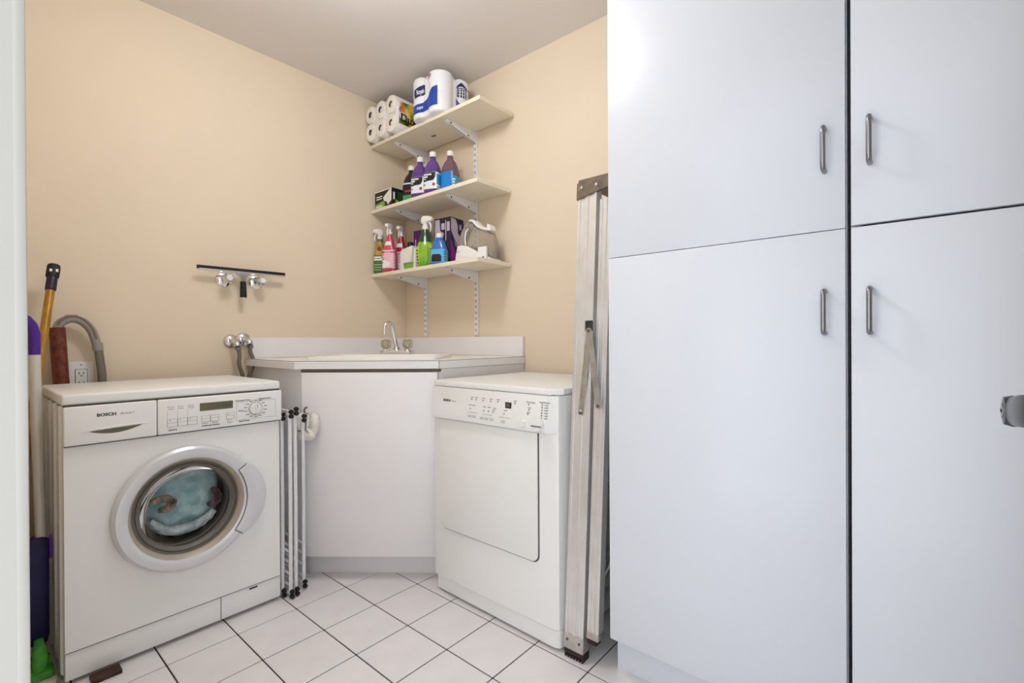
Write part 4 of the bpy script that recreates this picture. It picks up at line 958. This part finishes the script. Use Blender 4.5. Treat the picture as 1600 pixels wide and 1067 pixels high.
for v in (0.05, 0.035, 0.02): surf_rect(b, surf_of(A, 0.0010), -120, v, -72, v+0.0025)
k_ = obj('white_print', b, 'print_white', o); k_['kind'] = 'stuff'
Pk = [(0.0006, 0.036, 0.026, 4.5), (0.004, 0.040, 0.030, 4.5), (0.06, 0.041, 0.031, 4), (0.115, 0.040, 0.030, 4), (0.135, 0.035, 0.027, 3.4), (0.150, 0.031, 0.025, 3), (0.180, 0.024, 0.021, 2.4), (0.205, 0.018, 0.018, 2), (0.215, 0.0150, 0.0150, 2), (0.222, 0.0150, 0.0150, 2)]
for lab, loc, body, rot, kind in (('pink spray bottle with pale label, in front of the red one', (0.622, 0.564, ZL), 'pink', 0.5, 0), ('red spray bottle half hidden behind the white wipes pack', (0.702, 0.566, ZL), 'red_liquid', 0.5, 1)):
    t, o = spray(lab, loc, Pk, body, rot, 0.98)
    b = nb(); patch(b, Pk, 0.022, 0.128, -150, -52, 0.0007, 26, 4); l = obj('label', b, 'pink_label', o)
    b = nb(); patch(b, Pk, 0.155, 0.178, -128, -60, 0.0008, 14, 3); obj('neck_label', b, 'label_white', o)
    b = nb(); patch(b, Pk, 0.022, 0.128, -46, -14, 0.0008, 14, 4); l2 = obj('side_label', b, 'label_white', o)
    b = nb(); sf = surf_of(Pk, 0.0014)
    for i, (u0, v, u1) in enumerate(((-138, 0.108, -112), (-138, 0.094, -108), (-134, 0.080, -118), (-134, 0.068, -108), (-132, 0.048, -112))): surf_poly(b, sf, [(u0, v), (u1, v+0.006), (u1, v+0.011), (u0, v+0.005)], 4)
    k_ = obj('dark_print', b, 'print_black', l); k_['kind'] = 'stuff'
    b = nb()
    for i in range(6): surf_rect(b, sf, -38, 0.030+0.016*i, -22, 0.040+0.016*i)
    k_ = obj('side_print', b, 'print_grey', l2); k_['kind'] = 'stuff'
    b = nb(); surf_poly(b, surf_of(Pk, 0.0012), [(-104+20*math.cos(k*PI/6)*(1+0.25*(k % 2)), 0.046+0.020*math.sin(k*PI/6)*(1+0.25*(k % 2))) for k in range(12)], 1); obj('foam_print', b, 'print_white', l)
# white wipes pack: folded card with green foot
t = thing('wipes_pack', 'white card pack with green foot in front of the red spray bottle', 'pack', (0.612, 0.452, ZL), FACE+0.05)
b = nb(); prism(b, [(0.0, 0.001), (0.030, 0.001), (0.018, 0.108), (0.004, 0.112), (0.0, 0.10)], 0.0, 0.03, 'y', 0.001, 1); obj('side_card', b, 'box_white', t)
b = nb(); prism(b, [(0.108, 0.001), (0.128, 0.001), (0.130, 0.115), (0.116, 0.112)], 0.0, 0.03, 'y', 0.001, 1); obj('side_card', b, 'box_white', t)
b = nb(); prism(b, [(0.034, 0.036), (0.096, 0.038), (0.110, 0.128), (0.022, 0.114)], -0.010, 0.034, 'y', 0.002, 1); obj('front_card', b, 'box_white', t)
b = nb(); prism(b, [(0.034, 0.0008), (0.106, 0.0008), (0.100, 0.040), (0.036, 0.038)], 0.001, 0.03, 'y', 0.001, 1); obj('green_foot', b, 'box_lime', t)
# big green spray
G = [(0.0006, 0.036, 0.030, 2.4), (0.005, 0.041, 0.034, 2.4), (0.05, 0.046, 0.036, 2.4), (0.09, 0.048, 0.036, 2.3), (0.115, 0.045, 0.034, 2.2), (0.135, 0.038, 0.030, 2.2), (0.165, 0.028, 0.023, 2.2), (0.195, 0.023, 0.020, 2), (0.205, 0.0175, 0.0175, 2), (0.210, 0.0165, 0.0165, 2)]
t, o = spray('lime green spray bottle with dark green neck and white trigger', (0.640, 0.265, ZL), G, 'lime_bottle', 0.75, 1.12, headrot=1.1)
b = nb(); patch(b, G, 0.136, 0.205, -180, 180, 0.0006, 40, 5); obj('neck_sleeve', b, 'dark_green', o)
b = nb(); patch(b, G, 0.012, 0.125, -64, -8, 0.0008, 20, 6); l = obj('label', b, 'lime_label', o)
b = nb(); patch(b, G, 0.012, 0.110, -165, -128, 0.0008, 14, 6); obj('label', b, 'lime_label', o)
b = nb()
for i in range(7): surf_rect(b, surf_of(G, 0.0014), -60, 0.018+0.013*i, -14-4*(i % 3), 0.0225+0.013*i)
for i in range(5): surf_rect(b, surf_of(G, 0.0014), -160, 0.018+0.017*i, -134, 0.026+0.017*i)
k_ = obj('dark_print', b, 'dark_green', l); k_['kind'] = 'stuff'
# blue refill bottle
Bl = [(0.0006, 0.036, 0.026, 4.5), (0.004, 0.041, 0.031, 4.5), (0.078, 0.041, 0.031, 4.5), (0.086, 0.039, 0.030, 4), (0.120, 0.030, 0.025, 3), (0.132, 0.022, 0.020, 2.4), (0.138, 0.0150, 0.0150, 2), (0.145, 0.0150, 0.0150, 2)]
t, o = bottle('cleaner_bottle', 'blue bottle with white cap in front of the purple cartons', (0.626, 0.135, ZL), Bl, 'blue_bottle', None, 0.019, 0.0160, None, 0.45)
b = nb(); patch(b, Bl, 0.010, 0.078, -200, 20, 0.0007, 40, 3); l = obj('label', b, 'sky_label', o)
b = nb(); surf_poly(b, surf_of(Bl, 0.0014), [(-122, 0.014), (-74, 0.012), (-72, 0.040), (-86, 0.052), (-108, 0.052), (-120, 0.036)], 4); s2 = obj('dark_print', b, 'label_black', l)
b = nb()
for i in range(4): surf_poly(b, surf_of(Bl, 0.0014), [(-44, 0.018+0.014*i), (-8, 0.024+0.014*i), (-8, 0.028+0.014*i), (-44, 0.023+0.014*i)], 4)
k_ = obj('wave_print', b, 'blue_bottle', l); k_['kind'] = 'stuff'
# purple cartons behind
t, cb = carton('purple_carton', 'tall narrow purple carton behind the red spray bottle', 'carton', (0.744, 0.500, ZL), 0.075, 0.055, 0.252, 'box_navy', 0.12, 'purple cartons on the lowest shelf')
flat_front(cb, 'purple_print', [(0.002, 0.150), (0.073, 0.150), (0.073, 0.250), (0.002, 0.250)], 'box_purple')
flat_front(cb, 'white_stripe', [(0.014, 0.05), (0.022, 0.05), (0.022, 0.20), (0.014, 0.20)], 'box_lilac', -0.0012)
flat_front(cb, 'white_spot', [(0.052+0.014*math.cos(k*PI/8), 0.135+0.030*math.sin(k*PI/8)) for k in range(16)], 'box_white', -0.0012)
t, cb = carton('purple_carton', 'large navy and magenta carton behind the blue bottle and steamer', 'carton', (0.690, 0.250, ZL), 0.118, 0.108, 0.270, 'box_navy', 0.12, 'purple cartons on the lowest shelf')
flat_front(cb, 'white_print', [(0.006, 0.262), (0.040, 0.262), (0.044, 0.20), (0.070, 0.185), (0.052, 0.130), (0.020, 0.080), (0.006, 0.14)], 'box_lilac')
flat_front(cb, 'white_stripe', [(0.082, 0.145), (0.086, 0.145), (0.086, 0.255), (0.082, 0.255)], 'box_white', -0.0006)
flat_front(cb, 'white_spot', [(0.092, 0.195), (0.112, 0.195), (0.112, 0.245), (0.092, 0.245)], 'box_lilac', -0.0006)
flat_front(cb, 'white_spot', [(0.052, 0.205), (0.076, 0.205), (0.076, 0.24), (0.052, 0.24)], 'box_lilac', -0.0006)
flat_side(cb, 'lilac_print', [(0.004, 0.266), (0.044, 0.262), (0.062, 0.225), (0.060, 0.190), (0.080, 0.175), (0.080, 0.090), (0.040, 0.120), (0.004, 0.200)], 'box_lilac', 0.1181)
flat_side(cb, 'magenta_print', [(0.002, 0.004), (0.050, 0.004), (0.050, 0.060), (0.002, 0.150)], 'box_magenta', 0.1181)
flat_side(cb, 'violet_print', [(0.004, 0.196), (0.060, 0.112), (0.074, 0.100), (0.074, 0.086), (0.004, 0.178)], 'box_purple', 0.1186)
flat_side(cb, 'white_spot', [(0.074, 0.210), (0.092, 0.210), (0.092, 0.240), (0.074, 0.240)], 'box_lilac', 0.1181)
# spray mop refill behind (blue-capped white bottle)
Wb = [(0.0006, 0.028, 0.024, 3), (0.005, 0.032, 0.028, 3), (0.12, 0.032, 0.028, 3), (0.155, 0.022, 0.02, 2.4), (0.165, 0.016, 0.016, 2), (0.170, 0.016, 0.016, 2)]
t, o = bottle('detergent_bottle', 'white bottle with navy cap in the corner beside the narrow purple carton', (0.790, 0.590, ZL), Wb, 'box_white', None, 0.035, 0.020, None, 0.0, 'box_navy')
if 'group' in t: del t['group']

# --- garment steamer / humidifier with clear tank
st = thing('hand_steamer', 'white hand steamer with clear tank and arched handle on lowest shelf', 'steamer', (0.700, 0.060, ZL), FACE+0.12)
def prof(bm, pts, y0, y1, bev): prism(bm, pts, y0, y1, 'y', bev, 3)
b = nb(); prof(b, [(0.004, 0.002), (0.236, 0.002), (0.236, 0.010), (0.205, 0.020), (0.150, 0.050), (0.085, 0.084), (0.050, 0.092), (0.022, 0.090), (0.010, 0.040)], -0.045, 0.045, 0.004); obj('base', b, 'white_plastic', st, smooth=60)
b = nb(); outer = [(0.021, 0.092), (0.030, 0.125), (0.045, 0.160), (0.062, 0.188), (0.080, 0.204), (0.094, 0.206), (0.106, 0.198), (0.122, 0.180), (0.142, 0.164), (0.175, 0.152), (0.206, 0.146), (0.222, 0.105), (0.234, 0.060), (0.239, 0.011), (0.205, 0.021), (0.150, 0.052), (0.085, 0.086), (0.050, 0.094)]
prof(b, outer, -0.040, 0.040, 0.004); obj('tank', b, 'tank_plastic', st, smooth=60)
b = nb(); top = [(0.074, 0.203), (0.086, 0.211), (0.099, 0.210), (0.112, 0.199), (0.128, 0.182), (0.148, 0.168), (0.180, 0.156), (0.216, 0.148), (0.222, 0.154), (0.210, 0.182), (0.200, 0.186), (0.197, 0.178), (0.199, 0.166), (0.182, 0.170), (0.160, 0.178), (0.140, 0.191), (0.122, 0.211), (0.104, 0.221), (0.086, 0.221)]
prof(b, top, -0.026, 0.026, 0.002); obj('handle', b, 'white_plastic', st, smooth=60)
b = nb(); tube(b, [(0.074, -0.0405, 0.090), (0.071, -0.0415, 0.125), (0.078, -0.0415, 0.155), (0.092, -0.0405, 0.172)], 0.004, 10); obj('tank_seam', b, 'white_plastic', st)
b = nb(); box(b, (0.166, -0.060, 0.004), (0.218, -0.044, 0.066), 0.003, 2); bx = obj('front_block', b, 'white_plastic', st)
b = nb(); prism(b, [(0.196, 0.008), (0.201, 0.008), (0.208, 0.016), (0.194, 0.016)], -0.0608, -0.0598, 'y'); obj('mark', b, 'print_black', bx)
b = nb(); box(b, (0.014, -0.0456, 0.058), (0.040, -0.0446, 0.0605)); obj('mark', b, 'print_grey', st)

# ------------------------------------------------------------------ on the back wall
# two shut-off valves with a squeegee resting on them
def valve_at(name, label, x, z, grp, sc=1.0):
    t = thing(name, label, 'valve', (x, YW, z), 0, grp)
    b = nb(); lathe(b, [(0.036, 0.0005), (0.035, 0.004), (0.026, 0.010), (0.014, 0.013), (0.013, 0.030), (0, 0.030)], 32, RX); obj('escutcheon', b, 'chrome', t)
    b = nb(); lathe(b, [(0.009, 0.028), (0.009, 0.050), (0, 0.050)], 18, RX); obj('stem', b, 'chrome', t)
    b = nb(); n = 40
    def kr(r, y): return [((r+0.0024*math.cos(6*2*PI*k/n))*math.cos(2*PI*k/n), -y, (r+0.0024*math.cos(6*2*PI*k/n))*math.sin(2*PI*k/n)) for k in range(n)]
    ring_loft(b, [kr(0.017, 0.048), kr(0.023, 0.052), kr(0.0235, 0.072), kr(0.021, 0.077), kr(0.015, 0.078)]); kn = obj('handle_wheel', b, 'chrome', t)
    b = nb(); lathe(b, [(0.0125, 0.0785), (0.0125, 0.081), (0.011, 0.083), (0, 0.0835)], 24, RX); obj('wheel_cap', b, 'white_plastic', kn)
    return t
valve_at('shutoff_valve', 'chrome wall valve under the left half of the squeegee', -0.2080, 1.293, 'chrome wall valves')
valve_at('shutoff_valve', 'chrome wall valve under the right half of the squeegee', -0.0640, 1.294, 'chrome wall valves')
sq = thing('squeegee', 'black and silver window squeegee resting on the two wall valves', 'squeegee', (-0.141, 0.652, 1.235), 0)
MS = Matrix.Translation((-0.141, 0.652, 1.335)) @ Matrix.Rotation(-0.006, 4, 'Y')
b = nb(); box(b, (-0.190, -0.004, -0.006), (0.196, 0.003, 0.010), 0.001, 1, M=MS); obj('rubber_blade', b, 'rubber_black', sq, world=True)
b = nb(); box(b, (-0.184, -0.008, -0.011), (0.192, 0.005, -0.003), 0.0012, 1, M=MS); obj('channel', b, 'chrome', sq, world=True)
b = nb(); prism(b, [(-0.034, -0.010), (0.034, -0.010), (0.010, -0.036), (0.009, -0.050), (-0.009, -0.050), (-0.010, -0.036)], -0.006, 0.003, 'y', 0.001, 1, M=MS); obj('clamp', b, 'chrome', sq, world=True)
b = nb(); lathe(b, [(0.0, -0.125), (0.014, -0.125), (0.0145, -0.118), (0.0135, -0.080), (0.012, -0.050), (0, -0.048)], 20, M=MS); obj('grip', b, 'rubber_black', sq, world=True)
b = nb(); lathe(b, [(0, -0.130), (0.0138, -0.130), (0.0138, -0.1248), (0, -0.1248)], 20, M=MS); obj('grip_end', b, 'chrome', sq, world=True)

# washer water taps with grey hoses running down behind the machine
for i, (x, z, lab) in enumerate(((-0.180, 1.003, 'chrome water tap left of the backsplash with grey hose'), (-0.126, 1.012, 'chrome water tap touching the backsplash end with grey hose'))):
    t = thing('water_tap', lab, 'tap', (x, YW, z), 0, 'washer water taps')
    b = nb(); lathe(b, [(0.034, 0.0005), (0.033, 0.006), (0.026, 0.014), (0.014, 0.018), (0.013, 0.034), (0, 0.034)], 32, RX); obj('escutcheon', b, 'chrome', t)
    b = nb(); tube(b, [(0, -0.030, 0), (0.004, -0.046, -0.002), (0.008, -0.056, -0.012), (0.009, -0.060, -0.024)], [0.012, 0.013, 0.0135, 0.013], 16); obj('elbow', b, 'chrome', t)
    b = nb(); lathe(b, [(0.0145, 0), (0.0145, 0.014), (0.011, 0.016), (0, 0.016)], 6, Matrix.Translation((0.010, -0.061, -0.041))); obj('coupling_nut', b, 'brushed', t)
    b = nb(); x2 = -0.148+i*0.030
    pts = [(0.010, -0.061, -0.036), (0.013+0.010*(1-2*i)*0.3, -0.062, -0.06), ((x2-x)*0.6+0.012*(2*i-0.4), -0.062, -0.11), (x2-x, -0.056, -0.165), (x2-x, -0.045, -0.22), (x2-x, -0.025, -0.42)]
    sm = []
    for k in range(len(pts)-1):
        p0, p1_, p2_, p3 = pts[max(k-1, 0)], pts[k], pts[k+1], pts[min(k+2, len(pts)-1)]
        for q_ in range(5):
            f = q_/5; sm.append(tuple(0.5*((2*p1_[a])+(-p0[a]+p2_[a])*f+(2*p0[a]-5*p1_[a]+4*p2_[a]-p3[a])*f*f+(-p0[a]+3*p1_[a]-3*p2_[a]+p3[a])*f**3) for a in range(3)))
    tube(b, sm+[pts[-1]], 0.0090, 12); obj('hose', b, 'hose_grey', t)

# wall socket
ol = thing('wall_socket', 'white double wall socket behind the washing machine', 'socket', (-0.710, YW, 0.865), 0)
b = nb(); prism(b, rrect(-0.036, -0.055, 0.036, 0.062, 0.003, 3), -0.006, -0.0006, 'y', 0.0015, 1); obj('cover_plate', b, 'white_plastic', ol)
b = nb(); prism(b, rrect(-0.0185, -0.046, 0.0185, 0.034, 0.003, 3), -0.0066, -0.0058, 'y'); obj('outlet_gap', b, 'seam', ol)
b = nb(); prism(b, rrect(-0.0168, -0.044, 0.0168, 0.0323, 0.003, 3), -0.0085, -0.0055, 'y', 0.0008, 1); ou = obj('outlet', b, 'white_plastic', ol)
for cz in (0.014, -0.022):
    for sx, h in ((-0.0065, 0.0045), (0.0065, 0.0038)):
        b = nb(); box(b, (sx-0.0013, -0.0090, cz+0.004-h), (sx+0.0013, -0.0084, cz+0.004+h)); obj('slot', b, 'slot_dark', ou)
    b = nb(); lathe(b, [(0.0026, 0), (0.0026, 0.0006), (0, 0.0006)], 12, Matrix.Translation((0, -0.0085, cz-0.006)) @ RX); obj('slot', b, 'slot_dark', ou)
b = nb(); lathe(b, [(0.003, 0), (0.0026, 0.001), (0, 0.0012)], 12, Matrix.Translation((0, -0.006, 0.050)) @ RX); obj('screw', b, 'brushed', ol)

# ------------------------------------------------------------------ cleaning tools left of the washing machine
def lerp(a, c, f): return tuple(a[i]+(c[i]-a[i])*f for i in range(3))
gp0, gp1 = (-0.972, 0.190, 0.012), (-0.7965, 0.598, 1.255)
gm = thing('mop', 'mop with gold pole and black hanging cap leaning left of washing machine', 'mop', gp0)
b = nb(); tube(b, [gp0, lerp(gp0, gp1, 0.955)], 0.0125, 16); obj('pole', b, 'gold_pole', gm, world=True)
b = nb(); tube(b, [lerp(gp0, gp1, 0.945), lerp(gp0, gp1, 0.95), lerp(gp0, gp1, 0.990)], [0.0140, 0.0155, 0.0150], 18); obj('collar', b, 'cap_purple', gm, world=True)
b = nb(); tube(b, [lerp(gp0, gp1, 0.985), lerp(gp0, gp1, 0.990), lerp(gp0, gp1, 1.018), lerp(gp0, gp1, 1.022)], [0.0175, 0.0185, 0.0185, 0.016], 18); cpo = obj('cap', b, 'rubber_black', gm, world=True)
c0 = Vector(lerp(gp0, gp1, 1.005))
for du in (-0.008, 0.008):
    b = nb(); box(b, (c0.x+du-0.0035, c0.y-0.0200, c0.z-0.005), (c0.x+du+0.0035, c0.y-0.0150, c0.z+0.005)); o = obj('hole', b, 'print_white', gm, world=True)
b = nb(); loft(b, [(0.0, 0.022, 0.05, 4), (0.02, 0.020, 0.045, 4), (0.03, 0.014, 0.014, 2), (0.06, 0.0135, 0.0135, 2)], 20, Matrix.Translation((gp0[0]+0.010, gp0[1], 0.001))); obj('mop_head', b, 'navy', gm, world=True)

# spray mop with purple grip, white pole and navy body, green head
mp = thing('spray_mop', 'spray mop with purple grip, white pole and navy body beside washer', 'mop', (-0.868, 0.25, 0))
def shp(z): return (-0.8585-0.0175*(z-0.35), 0.30, z)
b = nb(); tube(b, [shp(0.38), shp(0.66)], 0.0128, 16); obj('pole', b, 'pole_white', mp, world=True)
b = nb(); tube(b, [shp(0.655), shp(0.97)], 0.0138, 16); obj('pole', b, 'pole_white', mp, world=True)
b = nb(); g0 = shp(0.965)
tube(b, [g0, (g0[0], g0[1], 1.00), (g0[0]-0.001, g0[1]-0.002, 1.03), (g0[0]-0.008, g0[1]-0.008, 1.055), (g0[0]-0.020, g0[1]-0.016, 1.074), (g0[0]-0.034, g0[1]-0.026, 1.083)], [0.0145, 0.0150, 0.0155, 0.0155, 0.014, 0.010], 16); obj('grip', b, 'grip_purple', mp, world=True)
b = nb(); loft(b, [(0.075, 0.024, 0.018, 3), (0.10, 0.0275, 0.022, 4), (0.34, 0.0275, 0.022, 4), (0.39, 0.028, 0.02, 3), (0.402, 0.016, 0.016, 2)], 24, Matrix.Translation((-0.869, 0.298, 0))); nbdy = obj('housing', b, 'navy', mp, world=True)
b = nb(); box(b, (-0.8415, 0.285, 0.33), (-0.8345, 0.300, 0.40), 0.002, 1); obj('latch', b, 'violet', mp, world=True)
b = nb(); tube(b, [(-0.862, 0.290, 0.08), (-0.862, 0.25, 0.045)], 0.012, 12); obj('joint', b, 'rubber_black', mp, world=True)
b = nb(); prism(b, rrect(-0.905, 0.165, -0.842, 0.29, 0.012, 4), 0.018, 0.042, 'z', 0.005, 2); obj('mop_plate', b, 'mop_green', mp, world=True)
b = nb(); prism(b, rrect(-0.915, 0.150, -0.837, 0.300, 0.012, 4), 0.001, 0.018, 'z', 0.005, 2); obj('pad', b, 'mop_pad', mp, world=True)
b = nb(); tube(b, [(-0.872, 0.19, 0.042), (-0.872, 0.188, 0.09), (-0.874, 0.195, 0.13)], [0.016, 0.017, 0.010], 14); obj('valve_cap', b, 'mop_green', mp, world=True)

# vacuum wand: brown tube with curved grey hose grip
vw = thing('vacuum_hose', 'brown vacuum tube with arched grey hose grip behind washing machine', 'vacuum hose', (-0.785, 0.655, 0))
b = nb(); tube(b, [(-0.762, 0.660, 0.02), (-0.772, 0.650, 0.855), (-0.782, 0.648, 1.058)], 0.0235, 18); obj('tube', b, 'copper_tube', vw, world=True)
arc = [(-0.780, 0.648, 1.04)]
ctrl = [(-0.782, 0.648, 1.050), (-0.772, 0.650, 1.075), (-0.744, 0.652, 1.091), (-0.712, 0.654, 1.082), (-0.686, 0.655, 1.050), (-0.672, 0.656, 1.005), (-0.667, 0.656, 0.985)]
b = nb(); tube(b, cr_pts(ctrl), 0.0150, 16); gr = obj('grip', b, 'vac_grey', vw, world=True)
b = nb(); tube(b, [(c[0]*1.0, c[1]-0.0115, c[2]+0.0085) for c in cr_pts(ctrl)[2:-6]], 0.0055, 8); obj('grip_strip', b, 'hose_grey', vw, world=True)
b = nb(); tube(b, [(-0.668, 0.656, 1.000), (-0.667, 0.656, 0.985), (-0.665, 0.656, 0.970)], [0.0165, 0.0175, 0.0165], 16); obj('collar', b, 'vac_grey', vw, world=True)
b = nb(); tube(b, cr_pts([(-0.665, 0.656, 0.98), (-0.659, 0.656, 0.92), (-0.654, 0.657, 0.85), (-0.655, 0.658, 0.6), (-0.66, 0.66, 0.1)]), 0.0140, 16); obj('hose', b, 'hose_grey', vw, world=True)
b = nb(); prism(b, [(-0.766, 1.090), (-0.752, 1.094), (-0.726, 1.102), (-0.724, 1.107), (-0.758, 1.106)], 0.640, 0.652, 'y', 0.001, 1); obj('air_slide', b, 'vac_grey', vw, world=True)
